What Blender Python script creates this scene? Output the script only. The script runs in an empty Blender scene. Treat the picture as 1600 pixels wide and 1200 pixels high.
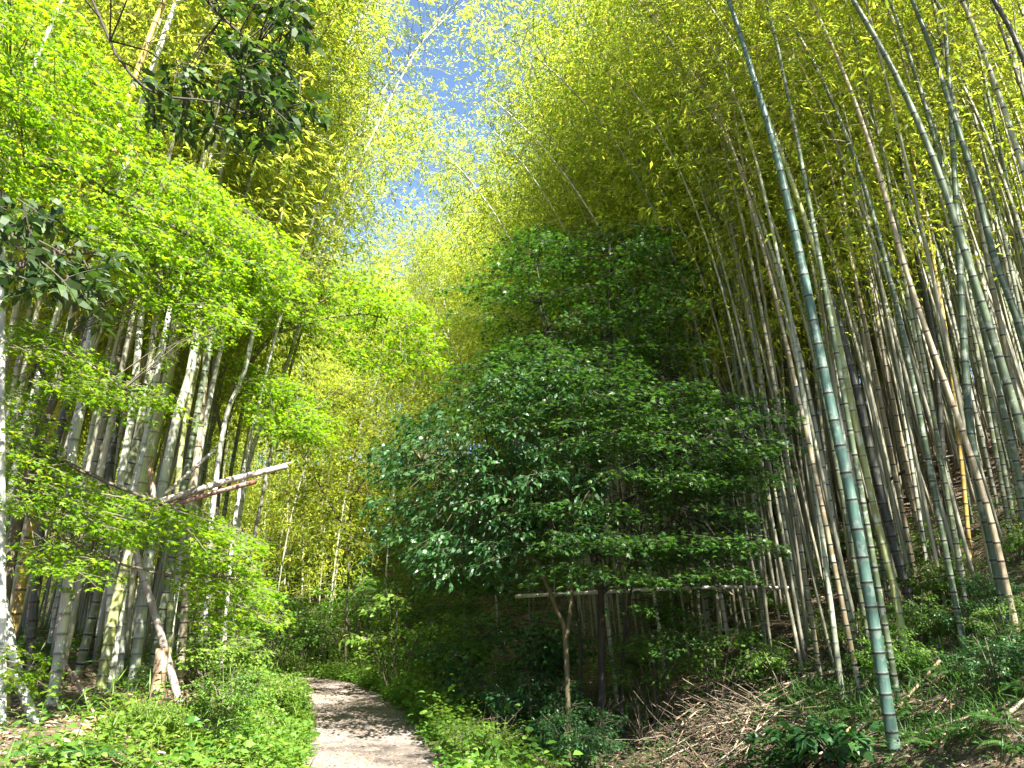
import bpy, math, random
import numpy as np
from mathutils import Vector

SEED = 11
rng = np.random.default_rng(SEED)
random.seed(SEED)
scene = bpy.context.scene
C = scene.collection
PI = math.pi

# ------------------------------------------------------------------ camera model
PITCH = math.radians(16.5)
CAMZ = 1.6
F = 1200.0
sp_, cp_ = math.sin(PITCH), math.cos(PITCH)


def ray(px, py):
    u = (px - 800.0) / F
    v = (600.0 - py) / F
    return np.array([u, cp_ - v * sp_, sp_ + v * cp_])


def P(px, py, Y):
    """the point seen at photograph pixel (px, py) standing Y metres ahead"""
    d = ray(px, py)
    return np.array([0, 0, CAMZ]) + d * (Y / d[1])


def project(x, y, z):
    dz = z - CAMZ
    dep = y * cp_ + dz * sp_
    up = -y * sp_ + dz * cp_
    return 800 + F * x / dep, 600 - F * up / dep


# ------------------------------------------------------------------ path and terrain
def catmull(pts, n):
    pts = np.array(pts, float)
    q = np.vstack([2 * pts[0] - pts[1], pts, 2 * pts[-1] - pts[-2]])
    out = []
    for i in range(1, len(q) - 2):
        t = np.linspace(0, 1, n, endpoint=False)[:, None]
        a, b, c, d = q[i - 1], q[i], q[i + 1], q[i + 2]
        out.append(0.5 * (2 * b + (c - a) * t + (2 * a - 5 * b + 4 * c - d) * t * t + (3 * b - a - 3 * c + d) * t ** 3))
    out.append(q[-2][None])
    return np.vstack(out)


PATH = catmull([(1.2, -30), (0.5, -10), (0.0, 0), (-0.62, 4.5), (-1.46, 9), (-2.3, 12.5), (-3.5, 16.6),
                (-5.1, 19.5), (-8.0, 22.2), (-13, 24.2), (-30, 27)], 24)


def path_d(x, y):
    """signed distance from the path's centre line, right of it positive"""
    p = np.stack([np.ravel(x), np.ravel(y)], 1)
    a, b = PATH[:-1], PATH[1:]
    ab = b - a
    L2 = (ab ** 2).sum(1)
    best = np.full(len(p), 1e9)
    sgn = np.ones(len(p))
    for i in range(len(a)):
        ap = p - a[i]
        t = np.clip((ap @ ab[i]) / L2[i], 0, 1)
        r = ap - t[:, None] * ab[i]
        dd = (r ** 2).sum(1)
        m = dd < best
        best[m] = dd[m]
        cr = ab[i][0] * ap[:, 1] - ab[i][1] * ap[:, 0]
        sgn[m] = np.where(cr[m] > 0, -1, 1)
    return (np.sqrt(best) * sgn).reshape(np.shape(x))


def sm(t):
    t = np.clip(t, 0, 1)
    return t * t * (3 - 2 * t)


def height(x, y):
    x = np.asarray(x, float)
    y = np.asarray(y, float)
    d = path_d(x, y)
    eL = np.maximum(-d - 0.75, 0)
    eR = np.maximum(d - 0.75, 0)
    zl = 0.5 * sm(eL / 1.2) + 0.16 * np.maximum(eL - 0.8, 0) + 0.32 * np.maximum(eL - 6, 0)
    zl = 12 * np.tanh(zl / 12)
    rise = np.maximum(eR - 3.2, 0)
    zr = -0.38 * sm(eR / 1.6) * (1 - sm((eR - 2.4) / 1.8)) + 0.6 * (rise - 0.8 * np.tanh(rise / 0.8))
    zr = 15 * np.tanh(zr / 15)
    off = sm((np.abs(d) - 0.6) / 1.0)
    bump = (0.06 * np.sin(2.1 * x + 1.3 * y) + 0.05 * np.sin(3.7 * x - 2.9 * y + 1) + 0.03 * np.sin(7.3 * x + 5.1 * y)
            + 0.10 * np.sin(0.9 * x - 0.7 * y + 2))
    crown = 0.03 * np.sin(1.1 * y) * (1 - off)
    return np.where(d < 0, zl, zr) + bump * off * 0.8 + crown


def hz(x, y):
    return float(height(np.array([x]), np.array([y]))[0])


def ground_at(px, py):
    """where the line of sight through a pixel meets the ground"""
    d = ray(px, py)
    o = np.array([0, 0, CAMZ])
    ts = np.linspace(3, 60, 1200)
    pts = o + d * ts[:, None]
    h = height(pts[:, 0], pts[:, 1])
    i = np.argmax(pts[:, 2] < h)
    return pts[i] if pts[i, 2] < h[i] else pts[300]


# ------------------------------------------------------------------ mesh helpers
def unit(a):
    return a / np.maximum(np.linalg.norm(a, axis=-1, keepdims=True), 1e-9)


class Buf:
    def __init__(self):
        self.V, self.T, self.M, self.A, self.n = [], [], [], [], 0

    def add(self, V, T, m=0, a=None):
        V = np.asarray(V, np.float32)
        T = np.asarray(T, np.int64)
        if len(V) == 0:
            return
        self.V.append(V)
        self.T.append(T + self.n)
        self.M.append(np.full(len(T), m, np.int32))
        self.A.append(np.zeros(len(V), np.float32) if a is None else np.asarray(a, np.float32))
        self.n += len(V)

    def mesh(self, name, mats, smooth=True, attr=None):
        V = np.concatenate(self.V)
        T = np.concatenate(self.T).astype(np.int32)
        M = np.concatenate(self.M)
        me = bpy.data.meshes.new(name)
        me.vertices.add(len(V))
        me.vertices.foreach_set('co', V.ravel())
        me.loops.add(T.size)
        me.loops.foreach_set('vertex_index', T.ravel())
        me.polygons.add(len(T))
        me.polygons.foreach_set('loop_start', np.arange(0, T.size, 3, dtype=np.int32))
        me.polygons.foreach_set('loop_total', np.full(len(T), 3, np.int32))
        for m in mats:
            me.materials.append(m)
        me.polygons.foreach_set('material_index', M)
        me.polygons.foreach_set('use_smooth', np.full(len(T), smooth))
        if attr:
            at = me.attributes.new(attr, 'FLOAT', 'POINT')
            at.data.foreach_set('value', np.concatenate(self.A))
        me.update(calc_edges=True)
        return me


def tube(pts, rad, sides=8, cap=True):
    pts = np.asarray(pts, float)
    n = len(pts)
    rad = np.broadcast_to(np.asarray(rad, float), (n,))
    tan = unit(np.gradient(pts, axis=0))
    ref = np.array([0, 1.0, 0]) if abs(tan[:, 1]).mean() < 0.8 else np.array([1.0, 0, 0])
    s = unit(np.cross(tan, ref))
    b = np.cross(s, tan)
    an = np.arange(sides) * 2 * PI / sides
    V = pts[:, None] + rad[:, None, None] * (np.cos(an)[None, :, None] * s[:, None] + np.sin(an)[None, :, None] * b[:, None])
    V = V.reshape(-1, 3)
    i = np.arange(n - 1)[:, None] * sides
    j = np.arange(sides)[None]
    a0 = (i + j).ravel()
    a1 = (i + (j + 1) % sides).ravel()
    T = np.concatenate([np.stack([a0, a1, a1 + sides], 1), np.stack([a0, a1 + sides, a0 + sides], 1)])
    if cap:
        V = np.vstack([V, pts[:1], pts[-1:]])
        k = np.arange(sides)
        T = np.concatenate([T, np.stack([(k + 1) % sides, k, np.full(sides, n * sides)], 1),
                            np.stack([k + (n - 1) * sides, (k + 1) % sides + (n - 1) * sides, np.full(sides, n * sides + 1)], 1)])
    return V, T


TPL = {
    'lance': (np.array([(0, 0, 0), (.35, .5, .10), (.35, -.5, .10), (.72, .36, .02), (.72, -.36, .02), (1, 0, -.16)]),
              np.array([(0, 2, 1), (1, 2, 3), (2, 4, 3), (3, 4, 5)])),
    'blade': (np.array([(0, 0, 0), (.4, .5, .06), (.4, -.5, .06), (1, 0, -.1)]), np.array([(0, 2, 1), (1, 2, 3)])),
}
_r = [(0, 0)]
for k, (a, l) in enumerate([(-112, .52), (-58, .82), (0, 1.0), (58, .82), (112, .52)]):
    a = math.radians(a)
    _r.append((.22 + l * .78 * math.cos(a), l * .78 * math.sin(a)))
    if k < 4:
        a2 = math.radians([-85, -29, 29, 85][k])
        _r.append((.22 + .27 * math.cos(a2), .27 * math.sin(a2)))
_v = [(.22, 0, .04)] + [(x, y, -.10 * (x * x + y * y)) for x, y in _r]
TPL['palm'] = (np.array(_v), np.array([(0, i, i % 10 + 1) for i in range(1, 11)]))


def leaves(buf, pos, dr, nr, L, W, tpl='lance', m=0):
    tv, tf = TPL[tpl]
    pos = np.asarray(pos, float).reshape(-1, 3)
    N = len(pos)
    d = unit(np.asarray(dr, float).reshape(-1, 3))
    s = unit(np.cross(np.asarray(nr, float).reshape(-1, 3), d))
    n = np.cross(d, s)
    L = np.broadcast_to(np.asarray(L, float).ravel(), (N,))
    W = np.broadcast_to(np.asarray(W, float).ravel(), (N,))
    V = (pos[:, None] + d[:, None] * (tv[:, 0][None] * L[:, None])[..., None]
         + s[:, None] * (tv[:, 1][None] * W[:, None])[..., None]
         + n[:, None] * (tv[:, 2][None] * L[:, None])[..., None])
    T = tf[None] + (np.arange(N) * len(tv))[:, None, None]
    buf.add(V.reshape(-1, 3), T.reshape(-1, 3), m)


def sprays(buf, O, D, Ln, Wd, n, size, asp=0.9, tpl='palm', droop=.25, zj=.035, tilt=.35, m=0, mt=1, twig=.004, hang=.25, g=None):
    """flat leafy sprays: a twig with side twigs and leaves spread in a sheet"""
    g = g or rng
    O = np.asarray(O, float)
    D = unit(np.asarray(D, float))
    S = len(O)
    Ln = np.broadcast_to(Ln, (S,)).astype(float)
    Wd = np.broadcast_to(Wd, (S,)).astype(float)
    side = unit(np.cross(D, np.array([0, 0, 1.0])))
    u = g.random((S, n)) ** .75
    w = Wd[:, None] * (.15 + .85 * np.sin(PI * u ** .85))
    v = g.uniform(-1, 1, (S, n)) * w
    pos = O[:, None] + D[:, None] * (u * Ln[:, None])[..., None] + side[:, None] * v[..., None]
    pos[..., 2] += -droop * Ln[:, None] * u ** 2 - .25 * np.abs(v) + g.normal(0, zj, (S, n))
    dr = D[:, None] * .7 + side[:, None] * (np.sign(v) * g.random((S, n)) * 1.1)[..., None] + g.normal(0, .3, (S, n, 3))
    dr[..., 2] -= hang
    nr = np.array([0, 0, 1.0]) + g.normal(0, tilt, (S, n, 3))
    sz = size * g.uniform(.7, 1.2, (S, n))
    leaves(buf, pos, dr, nr, sz, sz * asp, tpl, m)
    uu = np.linspace(0, 1, 4)
    for i in range(S):
        pts = O[i] + D[i] * (uu * Ln[i])[:, None]
        pts[:, 2] += -droop * Ln[i] * uu ** 2
        buf.add(*tube(pts, np.linspace(twig, twig * .4, 4), 3, False), mt)
        for k in range(2):
            a = pts[1 + k]
            e = a + D[i] * Ln[i] * .25 + side[i] * (1 if k else -1) * Wd[i] * .7 + np.array([0, 0, -.15 * Wd[i]])
            buf.add(*tube(np.array([a, e]), [twig * .6, twig * .3], 3, False), mt)


# ------------------------------------------------------------------ objects
def link(o, parent=None):
    C.objects.link(o)
    if parent is not None:
        o.parent = parent
    return o


def tag(o, label=None, cat=None, group=None, kind=None):
    if label:
        o['label'] = label
    if cat:
        o['category'] = cat
    if group:
        o['group'] = group
    if kind:
        o['kind'] = kind
    return o


def thing(name, label, cat, loc=(0, 0, 0), rotz=0, group=None):
    o = bpy.data.objects.new(name, None)
    o.empty_display_size = .2
    o.location = loc
    o.rotation_euler = (0, 0, rotz)
    link(o)
    return tag(o, label, cat, group)


def part(name, me, parent):
    return link(bpy.data.objects.new(name, me), parent)


def dup(root, loc, rotz=0, scale=1.0, label=None, group=None):
    r = root.copy()
    link(r)
    r.location = loc
    r.rotation_euler = (0, 0, rotz)
    r.scale = (scale,) * 3
    if label:
        r['label'] = label
    if group:
        r['group'] = group
    for ch in root.children:
        c = ch.copy()
        C.objects.link(c)
        c.parent = r
    return r


# ------------------------------------------------------------------ materials
def new_mat(name):
    m = bpy.data.materials.new(name)
    m.use_nodes = True
    nt = m.node_tree
    nt.nodes.clear()
    out = nt.nodes.new('ShaderNodeOutputMaterial')
    return m, nt, out


def N(nt, t, **kw):
    n = nt.nodes.new(t)
    for k, v in kw.items():
        if k.startswith('i_'):
            n.inputs[k[2:].replace('_', ' ')].default_value = v
        else:
            setattr(n, k, v)
    return n


def ramp(nt, stops):
    r = nt.nodes.new('ShaderNodeValToRGB')
    e = r.color_ramp.elements
    while len(e) < len(stops):
        e.new(.5)
    for x, (p, c) in zip(e, stops):
        x.position = p
        x.color = (*c, 1)
    return r


def leaf_mat(name, cols, trans=(2.2, 2.0, .8), fac=.45, rough=.45, spec=.35, objvar=.25):
    m, nt, out = new_mat(name)
    L = nt.links.new
    geo = N(nt, 'ShaderNodeNewGeometry')
    k = len(cols)
    rp = ramp(nt, [(i / max(k - 1, 1), c) for i, c in enumerate(cols)])
    L(geo.outputs['Random Per Island'], rp.inputs[0])
    oi = N(nt, 'ShaderNodeObjectInfo')
    mr = N(nt, 'ShaderNodeMapRange')
    mr.inputs['To Min'].default_value = 1 - objvar
    mr.inputs['To Max'].default_value = 1 + objvar
    L(oi.outputs['Random'], mr.inputs['Value'])
    hs = N(nt, 'ShaderNodeHueSaturation')
    L(rp.outputs[0], hs.inputs['Color'])
    L(mr.outputs[0], hs.inputs['Value'])
    mul = N(nt, 'ShaderNodeVectorMath', operation='MULTIPLY')
    L(hs.outputs[0], mul.inputs[0])
    mul.inputs[1].default_value = trans
    pb = N(nt, 'ShaderNodeBsdfPrincipled')
    pb.inputs['Roughness'].default_value = rough
    pb.inputs['Specular IOR Level'].default_value = spec
    L(hs.outputs[0], pb.inputs['Base Color'])
    tr = N(nt, 'ShaderNodeBsdfTranslucent')
    L(mul.outputs[0], tr.inputs['Color'])
    mx = N(nt, 'ShaderNodeMixShader')
    mx.inputs[0].default_value = fac
    L(pb.outputs[0], mx.inputs[1])
    L(tr.outputs[0], mx.inputs[2])
    L(mx.outputs[0], out.inputs[0])
    return m


def culm_mat(name, cols, node_dark=(.02, .022, .018), bloom=(.5, .52, .46), mott=.5, rough=.42, lich=0.0):
    """bamboo skin: colour by object, streaks and patches, dark ring with a pale bloom at every joint"""
    m, nt, out = new_mat(name)
    L = nt.links.new
    oi = N(nt, 'ShaderNodeObjectInfo')
    rp = ramp(nt, [(i / max(len(cols) - 1, 1), c) for i, c in enumerate(cols)])
    L(oi.outputs['Random'], rp.inputs[0])
    tc = N(nt, 'ShaderNodeTexCoord')
    off = N(nt, 'ShaderNodeVectorMath', operation='SCALE')
    off.inputs[0].default_value = (37, 91, 53)
    L(oi.outputs['Random'], off.inputs['Scale'])
    ad = N(nt, 'ShaderNodeVectorMath', operation='ADD')
    L(tc.outputs['Object'], ad.inputs[0])
    L(off.outputs[0], ad.inputs[1])
    mp = N(nt, 'ShaderNodeMapping')
    mp.inputs['Scale'].default_value = (14, 14, 1.6)
    L(ad.outputs[0], mp.inputs[0])
    n1 = N(nt, 'ShaderNodeTexNoise')
    n1.inputs['Scale'].default_value = 1.0
    n1.inputs['Detail'].default_value = 6
    L(mp.outputs[0], n1.inputs['Vector'])
    n2 = N(nt, 'ShaderNodeTexNoise')
    n2.inputs['Scale'].default_value = 9
    n2.inputs['Detail'].default_value = 4
    L(ad.outputs[0], n2.inputs['Vector'])
    r1 = N(nt, 'ShaderNodeMapRange')
    r1.inputs['From Min'].default_value = .3
    r1.inputs['From Max'].default_value = .7
    r1.inputs['To Min'].default_value = 1 - mott
    r1.inputs['To Max'].default_value = 1 + mott * .6
    L(n1.outputs[0], r1.inputs[0])
    ml = N(nt, 'ShaderNodeVectorMath', operation='SCALE')
    L(rp.outputs[0], ml.inputs[0])
    L(r1.outputs[0], ml.inputs['Scale'])
    # pale lichen patches
    r2 = N(nt, 'ShaderNodeMapRange')
    r2.inputs['From Min'].default_value = .56
    r2.inputs['From Max'].default_value = .62
    r2.inputs['To Max'].default_value = lich
    L(n2.outputs[0], r2.inputs[0])
    mxl = N(nt, 'ShaderNodeMix', data_type='RGBA')
    L(r2.outputs[0], mxl.inputs[0])
    L(ml.outputs[0], mxl.inputs[6])
    mxl.inputs[7].default_value = (.5, .52, .46, 1)
    at = N(nt, 'ShaderNodeAttribute', attribute_name='joint')
    bl = N(nt, 'ShaderNodeMapRange')
    bl.inputs['From Min'].default_value = 0
    bl.inputs['From Max'].default_value = .5
    bl.inputs['To Max'].default_value = .55
    L(at.outputs['Fac'], bl.inputs[0])
    mb = N(nt, 'ShaderNodeMix', data_type='RGBA')
    L(bl.outputs[0], mb.inputs[0])
    L(mxl.outputs[2], mb.inputs[6])
    mb.inputs[7].default_value = (*bloom, 1)
    dk = N(nt, 'ShaderNodeMapRange')
    dk.inputs['From Min'].default_value = .55
    dk.inputs['From Max'].default_value = .9
    L(at.outputs['Fac'], dk.inputs[0])
    md = N(nt, 'ShaderNodeMix', data_type='RGBA')
    L(dk.outputs[0], md.inputs[0])
    L(mb.outputs[2], md.inputs[6])
    md.inputs[7].default_value = (*node_dark, 1)
    pb = N(nt, 'ShaderNodeBsdfPrincipled')
    pb.inputs['Roughness'].default_value = rough
    pb.inputs['Specular IOR Level'].default_value = .4
    L(md.outputs[2], pb.inputs['Base Color'])
    bp = N(nt, 'ShaderNodeBump')
    bp.inputs['Strength'].default_value = .25
    bp.inputs['Distance'].default_value = .01
    L(n1.outputs[0], bp.inputs['Height'])
    L(bp.outputs[0], pb.inputs['Normal'])
    L(pb.outputs[0], out.inputs[0])
    return m


def bark_mat(name, c1, c2, scale=9, stretch=.25, rough=.85):
    m, nt, out = new_mat(name)
    L = nt.links.new
    tc = N(nt, 'ShaderNodeTexCoord')
    mp = N(nt, 'ShaderNodeMapping')
    mp.inputs['Scale'].default_value = (scale, scale, scale * stretch)
    L(tc.outputs['Object'], mp.inputs[0])
    n = N(nt, 'ShaderNodeTexNoise')
    n.inputs['Scale'].default_value = 1.6
    n.inputs['Detail'].default_value = 8
    n.inputs['Roughness'].default_value = .65
    L(mp.outputs[0], n.inputs['Vector'])
    rp = ramp(nt, [(.3, c1), (.7, c2)])
    L(n.outputs[0], rp.inputs[0])
    pb = N(nt, 'ShaderNodeBsdfPrincipled')
    pb.inputs['Roughness'].default_value = rough
    L(rp.outputs[0], pb.inputs['Base Color'])
    bp = N(nt, 'ShaderNodeBump')
    bp.inputs['Strength'].default_value = .6
    bp.inputs['Distance'].default_value = .02
    L(n.outputs[0], bp.inputs['Height'])
    L(bp.outputs[0], pb.inputs['Normal'])
    L(pb.outputs[0], out.inputs[0])
    return m


def soil_mat(name, stops, fine=60, coarse=1.2, bump=.8, dist=.03):
    m, nt, out = new_mat(name)
    L = nt.links.new
    tc = N(nt, 'ShaderNodeTexCoord')
    n1 = N(nt, 'ShaderNodeTexNoise')
    n1.inputs['Scale'].default_value = coarse
    n1.inputs['Detail'].default_value = 5
    n2 = N(nt, 'ShaderNodeTexNoise')
    n2.inputs['Scale'].default_value = fine
    n2.inputs['Detail'].default_value = 4
    n2.inputs['Roughness'].default_value = .7
    vo = N(nt, 'ShaderNodeTexVoronoi')
    vo.inputs['Scale'].default_value = fine * .8
    for n in (n1, n2, vo):
        L(tc.outputs['Object'], n.inputs['Vector'])
    a = N(nt, 'ShaderNodeMath', operation='MULTIPLY_ADD')
    L(n1.outputs[0], a.inputs[0])
    a.inputs[1].default_value = .45
    b = N(nt, 'ShaderNodeMath', operation='MULTIPLY_ADD')
    L(n2.outputs[0], b.inputs[0])
    b.inputs[1].default_value = .55
    sep = N(nt, 'ShaderNodeSeparateColor')
    L(vo.outputs['Color'], sep.inputs[0])
    c = N(nt, 'ShaderNodeMath', operation='MULTIPLY')
    L(sep.outputs[0], c.inputs[0])
    c.inputs[1].default_value = .35
    L(c.outputs[0], b.inputs[2])
    L(b.outputs[0], a.inputs[2])
    s = N(nt, 'ShaderNodeMath', operation='SUBTRACT')
    L(a.outputs[0], s.inputs[0])
    s.inputs[1].default_value = .17
    rp = ramp(nt, stops)
    L(s.outputs[0], rp.inputs[0])
    pb = N(nt, 'ShaderNodeBsdfPrincipled')
    pb.inputs['Roughness'].default_value = .9
    L(rp.outputs[0], pb.inputs['Base Color'])
    bp = N(nt, 'ShaderNodeBump')
    bp.inputs['Strength'].default_value = bump
    bp.inputs['Distance'].default_value = dist
    L(s.outputs[0], bp.inputs['Height'])
    L(bp.outputs[0], pb.inputs['Normal'])
    L(pb.outputs[0], out.inputs[0])
    return m


M = {}
M['bam_leaf'] = leaf_mat('bamboo_leaf', [(.095, .14, .022), (.14, .187, .028), (.195, .225, .034), (.275, .255, .045)], (2.8, 2.8, 1.6), .55, .45, .22, .2)
M['bam_twig'] = bark_mat('bamboo_twig', (.20, .20, .07), (.32, .30, .12), 30, 1, .5)
M['maple_leaf'] = leaf_mat('maple_leaf', [(.07, .165, .006), (.105, .22, .008), (.145, .26, .010), (.18, .245, .012)], (2.3, 2.1, .8), .5, .45, .25, .1)
M['yellow_leaf'] = leaf_mat('yellow_green_leaf', [(.09, .15, .015), (.13, .19, .02), (.18, .22, .025), (.22, .22, .03)], (2.3, 2.1, 1.0), .5, .45, .25, .1)
M['maple_bark'] = bark_mat('maple_bark', (.05, .042, .028), (.15, .125, .085))
M['dark_leaf'] = leaf_mat('shade_tree_leaf', [(.02, .066, .014), (.032, .092, .018), (.05, .12, .02), (.075, .15, .024)], (2.0, 2.0, .8), .38, .4, .4, .1)
M['gloss_leaf'] = leaf_mat('glossy_leaf', [(.02, .07, .022), (.03, .09, .028), (.042, .115, .034), (.06, .14, .03)], (1.9, 2.0, .7), .3, .42, .4, .1)
M['oak_leaf'] = leaf_mat('evergreen_oak_leaf', [(.012, .032, .009), (.02, .045, .012), (.03, .06, .014), (.06, .10, .02)], (1.8, 2.0, .7), .3, .5, .3, .1)
M['shrub_leaf'] = leaf_mat('shrub_leaf', [(.05, .135, .02), (.075, .17, .024), (.10, .205, .028), (.14, .235, .032)], (2.0, 2.0, .9), .42, .45, .35, .2)
M['herb_leaf'] = leaf_mat('herb_leaf', [(.055, .12, .014), (.08, .155, .018), (.11, .185, .024), (.15, .20, .03)], (2.0, 2.0, .9), .4, .5, .3, .1)
M['fern_leaf'] = leaf_mat('fern_leaf', [(.03, .09, .02), (.045, .115, .024), (.065, .14, .03)], (2.0, 2.0, .8), .4, .5, .3, .2)
M['litter'] = leaf_mat('dry_leaf', [(.12, .075, .04), (.22, .15, .085), (.33, .25, .16), (.46, .38, .27)], (1.0, .9, .7), .15, .7, .2, .0)
M['dark_bark'] = bark_mat('dark_bark', (.018, .015, .011), (.06, .05, .036))
M['olive_bark'] = bark_mat('olive_bark', (.045, .04, .018), (.13, .11, .05))
M['twig'] = bark_mat('dry_twig', (.10, .07, .045), (.26, .20, .14), 20, .3)
M['teal'] = culm_mat('teal_culm', [(.05, .105, .085), (.062, .12, .092)], bloom=(.15, .2, .16), mott=.4, lich=.15)
M['olive'] = culm_mat('olive_green_culm', [(.06, .095, .055), (.085, .12, .065), (.11, .13, .07)], bloom=(.15, .18, .13), mott=.45, lich=.3)
M['mixed'] = culm_mat('slope_culm', [(.06, .095, .045), (.12, .155, .08), (.19, .21, .13), (.36, .36, .28), (.10, .13, .06), (.22, .17, .09)], bloom=(.30, .31, .25), mott=.4, lich=.4)
M['pale'] = culm_mat('grey_culm', [(.36, .37, .28), (.43, .43, .36), (.47, .465, .41), (.30, .33, .21)], node_dark=(.19, .2, .16), bloom=(.36, .38, .33), mott=.5, lich=.5)
M['gold'] = culm_mat('golden_culm', [(.42, .27, .05), (.36, .26, .06)], node_dark=(.08, .05, .02), bloom=(.48, .40, .2), mott=.6, lich=.2)
M['tan'] = culm_mat('tan_culm', [(.33, .285, .19), (.29, .24, .15)], node_dark=(.06, .045, .03), bloom=(.45, .38, .28), mott=.3, lich=.3)
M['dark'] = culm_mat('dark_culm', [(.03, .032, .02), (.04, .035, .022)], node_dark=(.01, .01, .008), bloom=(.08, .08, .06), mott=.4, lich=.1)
M['ygreen'] = culm_mat('yellow_green_culm', [(.30, .32, .10), (.26, .30, .12)], node_dark=(.14, .15, .06), bloom=(.36, .37, .22), mott=.5, lich=.5)
M['dead'] = culm_mat('dead_culm', [(.33, .28, .25), (.28, .22, .18), (.36, .31, .28)], node_dark=(.15, .11, .09), bloom=(.42, .37, .33), mott=.6, lich=.4)
M['bleached'] = culm_mat('bleached_culm', [(.62, .60, .54), (.66, .63, .58)], node_dark=(.3, .27, .22), bloom=(.62, .6, .55), mott=.25, lich=.2)
M['redbrown'] = culm_mat('red_brown_culm', [(.17, .075, .06), (.2, .10, .07)], node_dark=(.05, .03, .02), bloom=(.26, .15, .12), mott=.4, lich=.2)
M['deadbrown'] = culm_mat('dead_brown_culm', [(.22, .13, .07), (.30, .20, .12), (.36, .28, .19)], node_dark=(.05, .03, .02), bloom=(.3, .22, .16), mott=.4, lich=.3)
M['thicket_culm'] = bark_mat('thicket_culm', (.12, .125, .065), (.42, .40, .31), 2.2, .12, .5)
M['ground'] = soil_mat('forest_floor', [(.30, (.035, .022, .013)), (.5, (.10, .065, .04)), (.65, (.19, .135, .085)), (.85, (.32, .25, .17))], 45, 1.1, 1.0, .05)
M['path'] = soil_mat('gravel_path', [(.25, (.075, .06, .05)), (.45, (.155, .126, .11)), (.65, (.24, .20, .175)), (.85, (.36, .31, .28))], 75, .9, .8, .02)

# ------------------------------------------------------------------ ground and path
xs = np.concatenate([-np.geomspace(160, 15, 24)[:-1], np.arange(-15, 20, .22), np.geomspace(20, 160, 24)])
ys = np.concatenate([-np.geomspace(120, 5, 16)[:-1], np.arange(-5, 32, .22), np.geomspace(32, 190, 36)])
gx, gy = np.meshgrid(xs, ys)
gz = height(gx, gy)
nx, ny = len(xs), len(ys)
b = Buf()
i0 = (np.arange(ny - 1)[:, None] * nx + np.arange(nx - 1)[None]).ravel()
b.add(np.stack([gx, gy, gz], -1).reshape(-1, 3), np.concatenate([np.stack([i0, i0 + 1, i0 + nx + 1], 1), np.stack([i0, i0 + nx + 1, i0 + nx], 1)]))
g = part('ground', b.mesh('ground', [M['ground']]), None)
tag(g, kind='structure')

pp = PATH[(PATH[:, 1] > -6) & (PATH[:, 0] > -20)]
pp = catmull(pp, 4)
tn = unit(np.gradient(pp, axis=0))
nrm = np.stack([tn[:, 1], -tn[:, 0]], 1)
K = 13
rows = []
for i, (p, n) in enumerate(zip(pp, nrm)):
    wl = .80 + .07 * math.sin(i * .37) + .05 * math.sin(i * .91 + 1) + rng.normal(0, .015)
    wr = .80 + .07 * math.sin(i * .29 + 2) + .05 * math.sin(i * 1.07) + rng.normal(0, .015)
    for k in range(K):
        s = -wl + (wl + wr) * k / (K - 1)
        rows.append(p + n * s)
rows = np.array(rows)
pz = height(rows[:, 0], rows[:, 1])
PV = np.column_stack([rows, pz + .012 + rng.normal(0, .004, len(pz))])
i0 = (np.arange(len(pp) - 1)[:, None] * K + np.arange(K - 1)[None]).ravel()
b = Buf()
b.add(PV, np.concatenate([np.stack([i0, i0 + 1, i0 + K + 1], 1), np.stack([i0, i0 + K + 1, i0 + K], 1)]))
tag(part('path', b.mesh('path', [M['path']]), None), kind='structure')


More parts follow.
